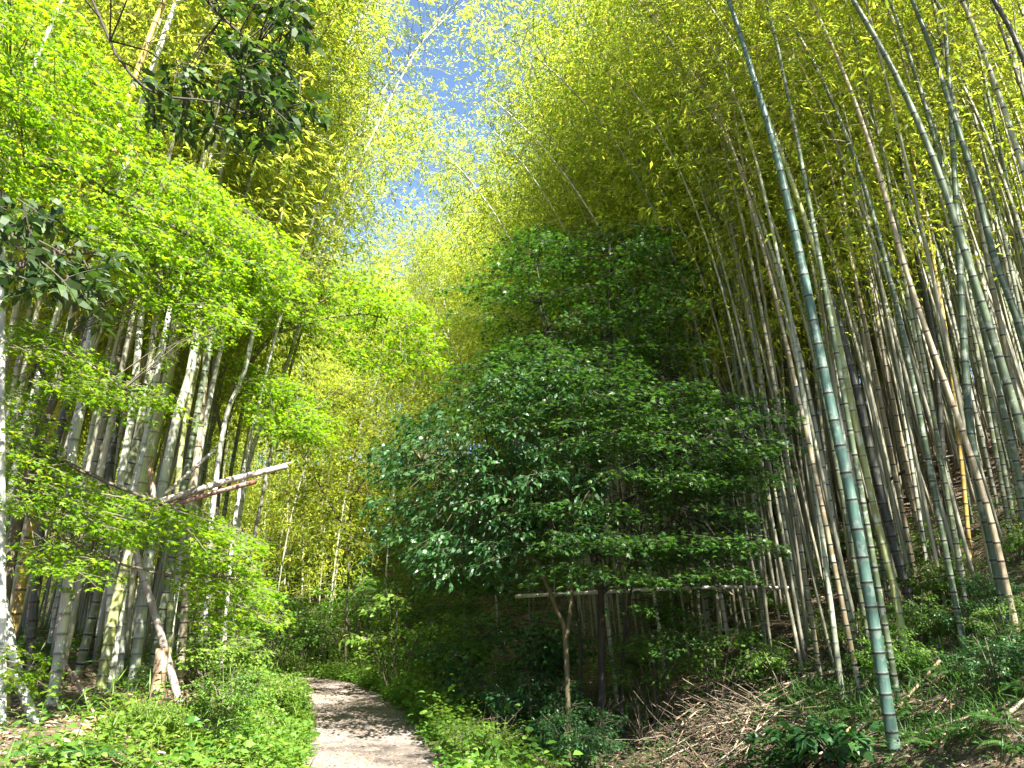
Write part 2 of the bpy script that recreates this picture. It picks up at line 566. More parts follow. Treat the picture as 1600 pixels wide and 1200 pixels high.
# ------------------------------------------------------------------ bamboo
def bamboo_meshes(path, r0, cf, seed, mat, nleaf=8, bl=1.0, sides=9, den=15):
    """culm with swollen joints, and its leafy branches, along any curved line"""
    g = np.random.default_rng(seed)
    path = np.asarray(path, float)
    seg = np.linalg.norm(np.diff(path, axis=0), axis=1)
    s = np.concatenate([[0], np.cumsum(seg)])
    H = s[-1]

    def at(q):
        return np.stack([np.interp(q, s, path[:, k]) for k in range(3)], -1)

    def rad(q):
        t = np.clip(q / H, 0, 1)
        return r0 * (1 - .28 * t - .68 * t ** 2.2) + .004
    nodes = []
    q = .1
    while q < H - .15:
        nodes.append(q)
        t = q / H
        q += (.14 + .20 * min(1, t * 5)) * (1 - .35 * t) * g.uniform(.94, 1.06)
    qs, rs, js = [0], [1.08], [0]
    for q in nodes:
        qs += [q - .05, q - .022, q - .006, q + .008, q + .022]
        rs += [1, 1.0, 1.10, 1.07, .985]
        js += [0, .5, 1, .85, .1]
    qs.append(H)
    rs.append(1)
    js.append(0)
    qs, rs, js = np.array(qs), np.array(rs), np.array(js)
    o = np.argsort(qs)
    qs, rs, js = qs[o], rs[o], js[o]
    V, T = tube(at(qs), rad(qs) * rs, sides)
    cb = Buf()
    cb.add(V, T, 0, np.concatenate([np.repeat(js, sides), [0, 0]]))
    culm = cb.mesh('culm', [M[mat]], True, 'joint')
    fb = Buf()
    pos_, dir_, L_ = [], [], []
    az = g.uniform(0, 2 * PI)
    for q in nodes:
        t = q / H
        if t < cf:
            continue
        sN = (t - cf) / (1 - cf)
        az += PI + g.normal(0, .5)
        p0 = at(q)
        for k in range(2):
            a = az + (.45 if k else -.45) + g.normal(0, .25)
            L = bl * (.5 + 1.5 * min(1, sN * 3.5 + .3) * (1 - sN) ** .55) * g.uniform(.6, 1.1)
            if g.random() < .12:
                continue
            h = np.array([math.cos(a), math.sin(a), 0])
            up = g.uniform(.25, .75)
            u = np.linspace(0, 1, 5)[:, None]
            pts = p0 + h * L * u + np.array([0, 0, 1]) * L * (up * u - (up + .15) * .75 * u * u)
            fb.add(*tube(pts, np.linspace(.008, .002, 5), 3, False), 1)
            nc = max(3, int(L * den))
            uc = g.random(nc) ** .6
            cc = np.stack([np.interp(uc, u[:, 0], pts[:, j]) for j in range(3)], -1)
            sd = np.array([-h[1], h[0], 0])
            v = g.uniform(-1, 1, nc) * (.42 * L ** .5)
            cc = cc + sd * v[:, None] + h * (np.abs(v) * .5)[:, None]
            cc[:, 2] += g.normal(0, .08, nc) - .25 * np.abs(v)
            dd = unit(h * .6 + sd * (np.sign(v) * .7)[:, None] + g.normal(0, .25, (nc, 3)))
            for _ in range(nleaf):
                d = dd + g.normal(0, .55, (nc, 3))
                d[:, 2] -= .45
                pos_.append(cc + g.normal(0, .035, (nc, 3)))
                dir_.append(d)
                L_.append(g.uniform(.062, .108, nc))
    pos = np.concatenate(pos_)
    dr = np.concatenate(dir_)
    LL = np.concatenate(L_)
    leaves(fb, pos, dr, np.array([0, 0, 1.0]) + g.normal(0, .55, pos.shape), LL, LL * .21, 'blade', 0)
    fol = fb.mesh('foliage', [M['bam_leaf'], M['bam_twig']], False)
    return culm, fol


def bent_path(H, lean, bend, wob, g, n=26):
    t = np.linspace(0, 1, n)
    th = lean + bend * t ** 2.6 + wob * np.sin(t * 5 + g.uniform(0, 6)) * .5
    ds = H / (n - 1)
    x = np.concatenate([[0], np.cumsum(np.sin(th[:-1]) * ds)])
    z = np.concatenate([[0], np.cumsum(np.cos(th[:-1]) * ds)])
    y = .15 * np.sin(t * 3 + g.uniform(0, 6)) * t
    p = np.stack([x, y, z], 1)
    p[:, 2] -= .12
    return p


PROTO = {}


def protos(mat, n, rmin, rmax, cf, seed, leanr=(.02, .10), bendr=(.5, 1.15), Hr=(12.5, 16.5), nleaf=8, den=15):
    out = []
    for k in range(n):
        g = np.random.default_rng(seed + k)
        path = bent_path(g.uniform(*Hr), g.uniform(*leanr), g.uniform(*bendr), .05, g)
        out.append(bamboo_meshes(path, g.uniform(rmin, rmax), g.uniform(*cf), seed + 50 + k, mat, nleaf, den=den))
    return out


FOL = {}
bases = []          # every bamboo base, to keep them apart


def bamboo(meshes, loc, rotz, scale, label, group):
    r = thing('bamboo', label, 'bamboo', loc, rotz, group)
    r.scale = (scale, scale, scale)
    part('culm', meshes[0], r)
    part('foliage', meshes[1], r)
    bases.append((loc[0], loc[1]))
    return r


def hero(px, Y, r0, mat, label, Htot=12.5, cf=.55, nod=0.6, seed=0, Ytop=None):
    """one bamboo whose lower stem follows a line read off the photograph, at its own distance"""
    px = np.array(px, float)
    n = len(px)
    pts = np.array([P(a, c, Y + (0 if Ytop is None else (Ytop - Y) * i / max(n - 1, 1))) for i, (a, c) in enumerate(px)])
    base = pts[0].copy()
    gzv = hz(base[0], base[1])
    d0 = pts[0] - pts[1]
    if base[2] > gzv:                 # carry the stem down to the soil
        k = (base[2] - gzv + .1) / max(-d0[2] / np.linalg.norm(d0), .3) / np.linalg.norm(d0)
        base = base + d0 * k
        pts = np.vstack([base, pts])
    else:
        base[2] = gzv - .08
        pts[0] = base
    sl = np.linalg.norm(np.diff(pts, axis=0), axis=1).sum()
    d = unit(pts[-1] - pts[-2])
    hd = np.array([d[0], d[1], 0])
    hd = unit(hd + np.array([-.15 if base[0] > 0 else .15, 0, 0]))
    th0 = math.acos(max(-1, min(1, d[2])))
    rem = Htot - sl
    ext = []
    if rem > .5:
        m = 12
        p = pts[-1].copy()
        for i in range(m):
            th = th0 + nod * ((i + 1) / m) ** 1.6
            p = p + (hd * math.sin(th) + np.array([0, 0, math.cos(th)])) * rem / m
            ext.append(p.copy())
    allp = np.vstack([pts] + ([np.array(ext)] if ext else []))
    sm_ = catmull(allp, 5)
    loc = sm_[0].copy()
    loc[2] += .08
    cm = bamboo_meshes(sm_ - loc, r0 * (.74 if base[0] < 0 and base[1] < 16 else (.86 if r0 > .07 else .75)), cf, 900 + seed, mat, den=8)
    return bamboo(cm, tuple(loc), 0, 1.0, label, None)


# --- right side, stems read off the photograph
hero([(1397, 1168), (1340, 830), (1295, 620), (1250, 400), (1210, 230), (1165, 80)], 8.5, .071, 'teal',
     'thick blue-green bamboo with crisp dark rings, standing alone in front of the right grove', seed=1, cf=.6)
hero([(1427, 1093), (1400, 933), (1365, 790), (1335, 650), (1303, 500), (1270, 380), (1225, 250)], 10, .056, 'ygreen',
     'pale green bamboo next right of the thick blue-green one, sunlit at its foot', seed=2, cf=.6)
hero([(1440, 1030), (1383, 800), (1333, 587), (1277, 400), (1235, 270)], 11, .075, 'dark',
     'blackish bamboo slanting behind the thick blue-green one', seed=3, cf=.6)
hero([(1320, 1120), (1300, 960), (1280, 800), (1258, 640), (1232, 480), (1200, 330)], 10.5, .042, 'pale',
     'slender grey bamboo rising left of the thick blue-green one', seed=4, cf=.6)
hero([(1383, 990), (1345, 800), (1310, 640), (1285, 500), (1262, 380)], 13, .05, 'pale',
     'white sunlit bamboo seen just behind the thick blue-green one', seed=5)
hero([(1598, 1030), (1550, 820), (1507, 683), (1453, 533), (1417, 427), (1390, 330)], 8.8, .042, 'tan',
     'straw coloured dead bamboo slanting across the green stems at the right', seed=6, cf=.7)
hero([(1587, 1040), (1555, 880), (1530, 760), (1513, 640), (1503, 480), (1495, 330), (1477, 43)], 9.0, .062, 'olive',
     'olive green bamboo crossing behind the straw coloured slanting stem', seed=7, cf=.62)
hero([(1710, 1080), (1640, 800), (1600, 683), (1553, 533), (1510, 400), (1473, 287), (1433, 187), (1387, 93), (1333, 0)], 7.6, .056, 'olive',
     'thick green bamboo with long lean whose foot lies outside the picture, lower of the two', seed=8, cf=.65)
hero([(1730, 1000), (1660, 720), (1600, 527), (1553, 400), (1525, 290), (1480, 150)], 8.2, .052, 'olive',
     'thick green bamboo leaning in from the right edge at mid height', seed=9, cf=.65)
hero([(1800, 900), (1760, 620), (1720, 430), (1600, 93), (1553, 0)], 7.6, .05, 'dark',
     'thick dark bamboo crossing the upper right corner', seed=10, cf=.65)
hero([(1473, 930), (1440, 830), (1415, 720), (1390, 600), (1368, 480)], 13, .052, 'tan',
     'brown bamboo standing on the slope right of the blackish slanting one', seed=11)
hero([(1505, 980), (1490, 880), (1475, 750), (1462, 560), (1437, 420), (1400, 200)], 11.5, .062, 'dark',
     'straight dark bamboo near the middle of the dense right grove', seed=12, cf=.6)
hero([(1530, 960), (1515, 860), (1500, 700), (1478, 520), (1450, 360)], 12, .042, 'gold',
     'ochre brown bamboo beside the straight dark one in the right grove', seed=13, cf=.6)
hero([(1140, 1010), (1120, 900), (1095, 800), (1065, 690)], 14, .045, 'pale',
     'white slender bamboo passing in front of the long horizontal fallen pole', seed=14)
hero([(962, 1078), (950, 975), (940, 900), (925, 800)], 15, .045, 'pale',
     'white bamboo stem rising right beside the dark trunk of the middle tree', seed=15)
hero([(1040, 1050), (1022, 930), (1005, 850), (985, 720)], 15, .04, 'pale',
     'mottled white bamboo stem between the middle tree and the leaf litter bank', seed=16)
# --- left side
LH = [
    ([(152, 1108), (178, 960), (200, 870), (222, 760), (247, 650), (267, 560), (280, 460), (300, 330), (330, 200)], 8.2, .078, 'ygreen', 'thick bamboo with a yellow-green foot, leaning above the brown bank on the left'),
    ([(215, 1010), (232, 880), (250, 780), (277, 650), (297, 583), (315, 467), (345, 260), (362, 170)], 9.2, .088, 'pale', 'thickest pale grey bamboo, touching the broken end of the fallen pole'),
    ([(290, 930), (300, 783), (313, 667), (320, 583), (327, 467), (335, 330)], 10, .07, 'tan', 'tan bamboo standing in front of the fallen sloping pole'),
    ([(170, 980), (187, 760), (203, 667), (217, 533), (232, 380)], 8.8, .065, 'pale', 'pale bamboo, left one of the close white trio above the low maple branch'),
    ([(190, 990), (207, 767), (227, 633), (243, 500), (262, 350)], 9.4, .07, 'pale', 'pale bamboo, middle one of the close white trio above the low maple branch'),
    ([(78, 1120), (100, 967), (110, 867), (112, 717), (127, 633), (150, 480)], 7.8, .07, 'pale', 'grey mottled bamboo rising from the pile of brown leaves and sticks'),
    ([(55, 1175), (27, 1050), (8, 960), (-8, 880), (-22, 700)], 7, .06, 'pale', 'white bamboo with a curved foot leaning out of the left edge'),
    ([(2, 1165), (7, 1033), (27, 950), (50, 817), (77, 690), (100, 570)], 7.3, .062, 'gold', 'golden yellow bamboo with leaf shadows at the left edge'),
    ([(4, 1000), (3, 650), (5, 400), (14, 200)], 6.4, .034, 'pale', 'white bamboo standing right on the left edge of the picture'),
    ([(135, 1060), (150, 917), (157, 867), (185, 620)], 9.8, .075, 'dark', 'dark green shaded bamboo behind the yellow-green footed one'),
    ([(322, 960), (332, 800), (353, 653), (380, 587), (400, 500), (437, 343), (470, 233), (500, 160), (543, 70)], 12, .058, 'pale', 'tall white bamboo arching up to the right from the left grove, nearer of two'),
    ([(360, 900), (370, 830), (395, 700), (443, 583), (467, 510), (503, 400), (525, 340), (555, 270), (605, 165)], 14.5, .066, 'pale', 'tall grey bamboo arching up towards the gap of blue sky, farther of two'),
    ([(262, 1060), (266, 950), (272, 850), (283, 700)], 11, .06, 'ygreen', 'green shaded bamboo standing behind the stump and the leaning pole'),
    ([(350, 1010), (358, 900), (372, 780), (398, 660)], 12.5, .045, 'pale', 'slender white bamboo among the bright shrubs left of the path'),
    ([(45, 1060), (52, 960), (62, 850), (70, 760)], 9.0, .07, 'dark', 'dark shaded bamboo behind the golden yellow one'),
]
for i, (px, Y, r, mt, lab) in enumerate(LH):
    if Y < 11 and px[0][0] > 100:
        Y, r = Y + .9, r * 1.05
    hero(px, Y, r * .9, mt, lab, Htot=17 if Y > 11.9 and px[-1][0] > 500 else 13.5, cf=.5, nod=.6, seed=30 + i)

PR = {
    'slope': protos('mixed', 7, .023, .036, (.28, .42), 100),
    'near': protos('olive', 2, .05, .065, (.5, .6), 140, den=8),
    'front': protos('mixed', 6, .023, .037, (.42, .54), 120, den=7),
    'left': protos('pale', 5, .036, .056, (.40, .5), 160, bendr=(.4, 1.0)),
    'leftmix': protos('mixed', 3, .036, .055, (.45, .55), 180, bendr=(.4, 1.0)),
    'far': protos('mixed', 5, .035, .05, (.12, .26), 200, bendr=(.4, 1.1)),
}


def scatter(n, xr, yr, ok, gap, seed):
    g = np.random.default_rng(seed)
    got = []
    X = g.uniform(*xr, 6000)
    Y = g.uniform(*yr, 6000)
    Dd = path_d(X, Y)
    Z = height(X, Y)
    for x, y, d, z in zip(X, Y, Dd, Z):
        if len(got) >= n:
            break
        pxx, pyy = project(x, y, z + 4) if y > 2 else (0, 0)
        if not ok(x, y, d, pxx):
            continue
        gp = gap(y)
        if all((x - a) ** 2 + (y - c) ** 2 > gp * gp for a, c in bases[-400:]):
            got.append((x, y, z))
            bases.append((x, y))
    return got, g


pts, g = scatter(104, (2, 16), (8.8, 16.5), lambda x, y, d, q: d > 5.6 and 1000 < q < 1750, lambda y: .45, 301)
for x, y, z in pts:
    bamboo(PR['front'][g.integers(6)], (x, y, z), PI + g.normal(.1, .5), g.uniform(.85, 1.08),
           'slender bamboo in the front of the dense grove on the right slope', 'front bamboos of the right slope grove')
pts, g = scatter(90, (-2, 26), (16, 36), lambda x, y, d, q: d > 5.0 and 640 < q < 1700, lambda y: .8, 302)
for x, y, z in pts:
    bamboo(PR['slope'][g.integers(7)], (x, y, z), PI + g.normal(.1, .6), g.uniform(.85, 1.1),
           'thin pale bamboo deep in the grove on the right slope', 'rear bamboos of the right slope grove')
pts, g = scatter(30, (-11, -3), (9.0, 14), lambda x, y, d, q: d < -2.6 and -150 < q < 420, lambda y: .55, 303)
for x, y, z in pts:
    k = g.integers(8)
    bamboo(PR['left'][k] if k < 5 else PR['leftmix'][k - 5], (x, y, z), g.normal(.1, .6), g.uniform(.85, 1.05),
           'thick greyish bamboo among its neighbours in the grove on the left bank', 'thick bamboos of the left bank grove')
pts, g = scatter(26, (-18, -4), (14, 24), lambda x, y, d, q: d < -2.4 and -100 < q < 480, lambda y: .7, 304)
for x, y, z in pts:
    k = g.integers(8)
    bamboo(PR['left'][k] if k < 5 else PR['leftmix'][k - 5], (x, y, z), g.normal(.1, .6), g.uniform(.85, 1.05),
           'bamboo in the back rows of the grove on the left bank', 'rear bamboos of the left bank grove')
pts, g = scatter(10, (-26, 4), (27, 31), lambda x, y, d, q: d > 3.5 and -50 < q < 800, lambda y: .95, 305)
for x, y, z in pts:
    bamboo(PR['far'][g.integers(5)], (x, y, z), -PI / 2 + g.normal(0, .9), g.uniform(.85, 1.1),
           'distant bamboo beyond the bend at the far end of the path', 'distant bamboos beyond the path bend')
pts, g = scatter(10, (5.6, 10), (1.5, 8), lambda x, y, d, q: d > 4.0 and x > y * .72 + 1.0, lambda y: 1.0, 306)  # added with feet out of view so the crowns shade the middle tree
for x, y, z in pts:
    bamboo(PR['near'][g.integers(2)], (x, y, z), PI + g.normal(.2, .5), g.uniform(.9, 1.1),
           'olive green bamboo added for shade, whose leafy top hangs over the upper right of the picture', 'bamboos overhanging from the near right')



# rows behind the first three hundred, plus added shade bamboos, stand as one thicket
def cheap(seed, k, nl, lr, cfr, bendr=(.4, 1.1), thin=1.0):
    g = np.random.default_rng(seed)
    path = bent_path(g.uniform(12, 16), g.uniform(.02, .12), g.uniform(*bendr), .05, g)
    H = 14.0
    r0 = g.uniform(.028, .045) * thin
    cb = Buf()
    n = len(path)
    t = np.linspace(0, 1, n)
    cb.add(*tube(path, r0 * (1 - .3 * t - .65 * t ** 2.2), 5), 1)
    cf = g.uniform(*cfr)
    tc = cf + (1 - cf) * g.random(k)
    sN = (tc - cf) / (1 - cf)
    p0 = np.stack([np.interp(tc, t, path[:, j]) for j in range(3)], -1)
    a = g.uniform(0, 2 * PI, k)
    h = np.stack([np.cos(a), np.sin(a), 0 * a], -1)
    L = (.5 + 1.6 * np.minimum(1, sN * 3.5 + .3) * (1 - sN) ** .55)
    u = g.random(k) ** .6
    c = p0 + h * (L * u)[:, None]
    c[:, 2] += L * (.5 * u - .6 * u * u) + g.normal(0, .1, k)
    for _ in range(nl):
        d = h * .5 + g.normal(0, .6, (k, 3))
        d[:, 2] -= .45
        ln = g.uniform(*lr, k)
        leaves(cb, c + g.normal(0, .12, (k, 3)), d, np.array([0, 0, 1.0]) + g.normal(0, .55, (k, 3)), ln, ln * .24, 'blade', 0)
    return np.concatenate(cb.V), np.concatenate(cb.T), np.concatenate(cb.M)


CH = [[cheap(700 + k, 330, 8, (.12, .19), (.33, .42)) for k in range(6)], [cheap(720 + k, 260, 6, (.17, .27), (.08, .22)) for k in range(6)],
      [cheap(740 + k, 110, 7, (.12, .18), (.45, .6), (.3, .8), .7) for k in range(6)]]
TH = Buf()
pts = []
for n_, xr, yr, ok, gp, sd, kd in [
        (420, (0, 34), (10, 40), lambda x, y, d, q: d > 6.0 and 700 < q < 1750, lambda y: .5, 401, 0),
        (190, (4, 42), (13, 44), lambda x, y, d, q: d > 13 and 900 < q < 1800, lambda y: .5, 404, 1),
        (440, (2, 22), (13.5, 25), lambda x, y, d, q: d > 5.9 and 950 < q < 1700, lambda y: .26, 409, 2),
        (560, (1, 30), (10.5, 34), lambda x, y, d, q: d > 5.6 and 900 < q < 1720, lambda y: .30, 405, 2),
        (26, (7.5, 17), (-4, 7), lambda x, y, d, q: d > 7, lambda y: 1.1, 406, 0),  # unseen bamboos at the near right, added to shade the slope
        (26, (-12, -4), (14, 28), lambda x, y, d, q: d < -2.0, lambda y: .6, 407, 0),
        (34, (-17, -6), (26.5, 34), lambda x, y, d, q: d > 3.2, lambda y: .6, 408, 1),
        (90, (-24, -5), (9, 28), lambda x, y, d, q: d < -3.2 and -150 < q < 500, lambda y: .6, 402, 0),
        (340, (-34, 16), (29, 56), lambda x, y, d, q: d > 5 and -80 < q < 1000, lambda y: .75, 403, 1)]:
    got, g = scatter(n_, xr, yr, ok, gp, sd)
    for x, y, z in got:
        V, T, Mi = CH[kd][g.integers(6)]
        a = (PI if x > 0 and y < 34 else (0 if y < 27 else -PI / 2)) + g.normal(.1, .7)
        sc = g.uniform(.85, 1.12)
        ca, sa = math.cos(a) * sc, math.sin(a) * sc
        W = np.stack([V[:, 0] * ca - V[:, 1] * sa + x, V[:, 0] * sa + V[:, 1] * ca + y, V[:, 2] * sc + z], 1)
        TH.V.append(W.astype(np.float32))
        TH.T.append(T + TH.n)
        TH.M.append(Mi)
        TH.A.append(np.zeros(len(W), np.float32))
        TH.n += len(W)
tag(part('bamboo_thicket', TH.mesh('bamboo_thicket', [M['bam_leaf'], M['thicket_culm']], True), None), kind='stuff')

# ------------------------------------------------------------------ broadleaf trees
def in_poly(x, y, poly):
    c = np.zeros(len(x), bool)
    n = len(poly)
    for i in range(n):
        x1, y1 = poly[i]
        x2, y2 = poly[(i + 1) % n]
        k = ((y1 > y) != (y2 > y)) & (x < (x2 - x1) * (y - y1) / (y2 - y1 + 1e-9) + x1)
        c ^= k
    return c


def crown_points(poly, n, Y0, th, g, tier=.0):
    poly = np.array(poly, float)
    lo, hi = poly.min(0), poly.max(0)
    q = g.uniform(lo, hi, (n * 8, 2))
    q = q[in_poly(q[:, 0], q[:, 1], poly)][:n]
    Y = (Y0(q[:, 0]) if callable(Y0) else Y0) + th * g.uniform(-1, 1, len(q))
    p = np.array([P(a, b_, y) for (a, b_), y in zip(q, Y)])
    return p


def limb(buf, pts, r0, r1, m=0, sides=7, wob=.02, g=None):
    g = g or rng
    p = catmull(pts, 6)
    p = p + g.normal(0, wob, p.shape) * np.linspace(0, 1, len(p))[:, None] * .5
    buf.add(*tube(p, np.linspace(r0, r1, len(p)), sides), m)
    return p


def tree(name, label, cat, base, limbs, crown, bark, group=None):
    """trunk and limbs as one part, crown as another; limbs: [(points, r0, r1)], crown: function(buf)"""
    t = thing(name, label, cat, base, 0, group)
    tb = Buf()
    for pts, r0, r1 in limbs:
        limb(tb, np.asarray(pts, float) - np.array(base), r0, r1)
    part('trunk', tb.mesh('trunk', [bark]), t)
    cb = Buf()
    mats = crown(cb)
    for V in cb.V:
        V -= np.array(base, np.float32)
    part('crown', cb.mesh('crown', mats, False), t)
    return t


def nearest_links(buf, O, limbs, m, r=.006):
    """fine branches from every few sprays back to the nearest limb"""
    L = np.vstack([catmull(l[0], 8) for l in limbs])
    for o in O:
        k = np.argmin(((L - o) ** 2).sum(1) + 0 * L[:, 2])
        a = L[k]
        if np.linalg.norm(a - o) > 2.6:
            continue
        mid = (a + o) / 2 + np.array([0, 0, .10 * np.linalg.norm(a - o)])
        buf.add(*tube(np.array([a, mid, o]), [r * 1.6, r, r * .6], 3, False), m)


g = np.random.default_rng(77)
# left maple: bright tiers falling from the upper left
b1 = (-4.9, 6.0)
base = (b1[0], b1[1], hz(*b1) - .05)
lim1 = [([base, P(-140, 700, 6.0), P(-90, 430, 6.1), P(-30, 150, 6.2), P(30, -60, 6.4)], .13, .05),
        ([P(-90, 430, 6.1), P(60, 260, 6.3), P(220, 330, 7.4), P(400, 420, 8.6)], .055, .012),
        ([P(-60, 300, 6.1), P(40, 90, 6.4), P(150, 130, 6.8), P(220, 210, 7.0)], .05, .012),
        ([P(-110, 540, 6.0), P(40, 410, 6.2), P(180, 400, 7.2), P(330, 440, 8.2)], .045, .012)]


def crown1(cb):
    polyA = [(-120, -60), (90, -20), (130, 60), (215, 130), (250, 235), (340, 275), (435, 370), (450, 430), (400, 480), (330, 460), (230, 470), (180, 420), (110, 350), (40, 320), (-60, 300)]
    O = np.vstack([crown_points(polyA, 430, lambda q: 5.7 + np.maximum(q, 0) / 148, .6, g), crown_points([(150, 330), (420, 360), (470, 430), (410, 470), (230, 480)], 130, lambda q: 6.3 + np.maximum(q, 0) / 165, .5, g)])
    n = len(O)
    D = np.stack([g.normal(.8, .25, n), g.normal(0, .55, n), g.normal(-.28, .15, n)], 1)
    sprays(cb, O - unit(D) * .3, D, g.uniform(.45, .8, n), g.uniform(.2, .32, n), 52, .054, .95, 'palm', .2, .03, .4, g=g)
    nearest_links(cb, O[::3], lim1, 1)
    return [M['maple_leaf'], M['maple_bark']]


tree('maple_tree', 'bright green maple with fine tiers falling from the upper left corner', 'tree', base, lim1, crown1, M['maple_bark'])

# low maple at the left: layered branches at eye height
b2 = (-4.55, 7.2)
base = (b2[0], b2[1], hz(*b2) - .05)
lim2 = [([base, P(20, 850, 7.1), P(60, 700, 7.0), P(95, 590, 7.0), P(110, 520, 7.0)], .06, .02),
        ([P(60, 700, 7.0), P(150, 745, 6.9), P(260, 790, 7.0), P(380, 830, 7.2)], .025, .006),
        ([P(85, 620, 7.0), P(60, 560, 6.8), P(120, 555, 6.8), P(190, 610, 6.9)], .02, .006),
        ([P(35, 800, 7.1), P(120, 850, 6.8), P(220, 890, 6.9), P(330, 900, 7.2)], .02, .006)]


def crown2(cb):
    polys = [([(20, 500), (100, 515), (160, 560), (205, 610), (190, 650), (110, 620), (40, 570)], 60, 6.8, .6),
             ([(-20, 680), (60, 700), (140, 740), (230, 775), (330, 800), (405, 840), (390, 870), (300, 850), (200, 840), (100, 820), (20, 800)], 150, 7.0, .7),
             ([(10, 830), (140, 832), (180, 860), (150, 905), (60, 900)], 30, 6.9, .7),
             ([(285, 865), (340, 860), (420, 890), (430, 960), (340, 975), (295, 930)], 60, 7.6, .7),
             ([(-20, 1000), (60, 1000), (70, 1050), (0, 1060)], 8, 6.6, .3),
             ([(130, 440), (330, 450), (400, 500), (280, 535), (160, 520)], 40, 7.7, .5),
             ([(170, 590), (260, 600), (270, 640), (190, 650)], 12, 7.4, .3),
             ([(-20, 560), (60, 620), (90, 700), (0, 700)], 24, 6.8, .4)]
    Os = []
    for poly, n, Y, th in polys:
        Os.append(crown_points(poly, n, Y, th, g))
    O = np.vstack(Os)
    n = len(O)
    D = np.stack([g.normal(.8, .3, n), g.normal(-.1, .6, n), g.normal(-.16, .12, n)], 1)
    sprays(cb, O - unit(D) * .25, D, g.uniform(.35, .65, n), g.uniform(.16, .27, n), 42, .052, .95, 'palm', .15, .025, .35, g=g)
    nearest_links(cb, O[::2], lim2, 1, .004)
    return [M['maple_leaf'], M['maple_bark']]


tree('maple_tree', 'low bright green maple with flat branches reaching over the leaning white pole', 'tree', base, lim2, crown2, M['maple_bark'])

# maple farther along the left bank
b3 = tuple(P(335, 900, 13)[:2])
base = (b3[0], b3[1], hz(*b3) - .05)
lim3 = [([base, P(340, 760, 13), P(365, 620, 13), P(430, 520, 13), P(520, 460, 13.3)], .07, .02),
        ([P(365, 620, 13), P(430, 600, 12.8), P(490, 640, 12.8)], .03, .008),
        ([P(430, 520, 13), P(560, 490, 13.5), P(680, 520, 14)], .03, .008),
        ([P(350, 700, 13), P(330, 560, 12.6), P(380, 450, 12.6)], .03, .008)]


def crown3(cb):
    polys = [([(440, 430), (560, 410), (650, 470), (690, 500), (680, 560), (590, 590), (520, 540), (440, 500)], 190, 13.8, 1.4),
             ([(370, 560), (440, 580), (520, 640), (500, 680), (420, 670), (380, 620)], 100, 12.6, .9),
             ([(300, 420), (420, 400), (450, 440), (420, 500), (330, 500)], 90, 12.4, .9)]
    O = np.vstack([crown_points(p, n, Y, th, g) for p, n, Y, th in polys])
    n = len(O)
    D = np.stack([g.normal(.7, .4, n), g.normal(-.2, .6, n), g.normal(-.15, .15, n)], 1)
    sprays(cb, O - unit(D) * .4, D, g.uniform(.6, 1.0, n), g.uniform(.3, .42, n), 46, .075, .95, 'palm', .18, .04, .4, g=g)
    nearest_links(cb, O[::3], lim3, 1)
    return [M['maple_leaf'], M['maple_bark']]


tree('maple_tree', 'yellow-green maple spreading below the blue sky gap, beside the tall arching bamboos', 'tree', base, lim3, crown3, M['maple_bark'])

# the dark tree in the middle
b4 = tuple(P(938, 1085, 12.0)[:2])
base = (b4[0], b4[1], hz(*b4) - .1)
lim4 = [([base, P(940, 1000, 12), P(938, 900, 12), P(930, 800, 12), P(945, 690, 12), P(955, 560, 12.1), P(950, 430, 12.2), P(955, 370, 12.2)], .062, .016),
        ([P(938, 905, 12), P(915, 830, 11.8), P(905, 740, 11.7), P(870, 640, 11.6), P(850, 520, 11.6), P(838, 400, 11.6)], .05, .012),
        ([P(937, 930, 12), P(990, 880, 11.8), P(1060, 800, 11.6), P(1120, 690, 11.5)], .04, .01),
        ([P(942, 700, 12), P(1010, 620, 12.3), P(1050, 520, 12.5), P(1060, 420, 12.6)], .035, .01),
        ([(base[0] + .3, base[1] + .2, base[2]), P(975, 1000, 12.3), P(990, 900, 12.4), P(1010, 760, 12.5)], .03, .01),
        ([(base[0] - .3, base[1] + .3, base[2]), P(905, 980, 12.4), P(880, 880, 12.5), P(860, 760, 12.6)], .028, .01),
        ([P(935, 860, 12), P(860, 800, 11.7), P(770, 740, 11.5)], .03, .008),
        ([P(930, 800, 12), P(1020, 760, 11.2), P(1150, 640, 10.9)], .03, .008)]


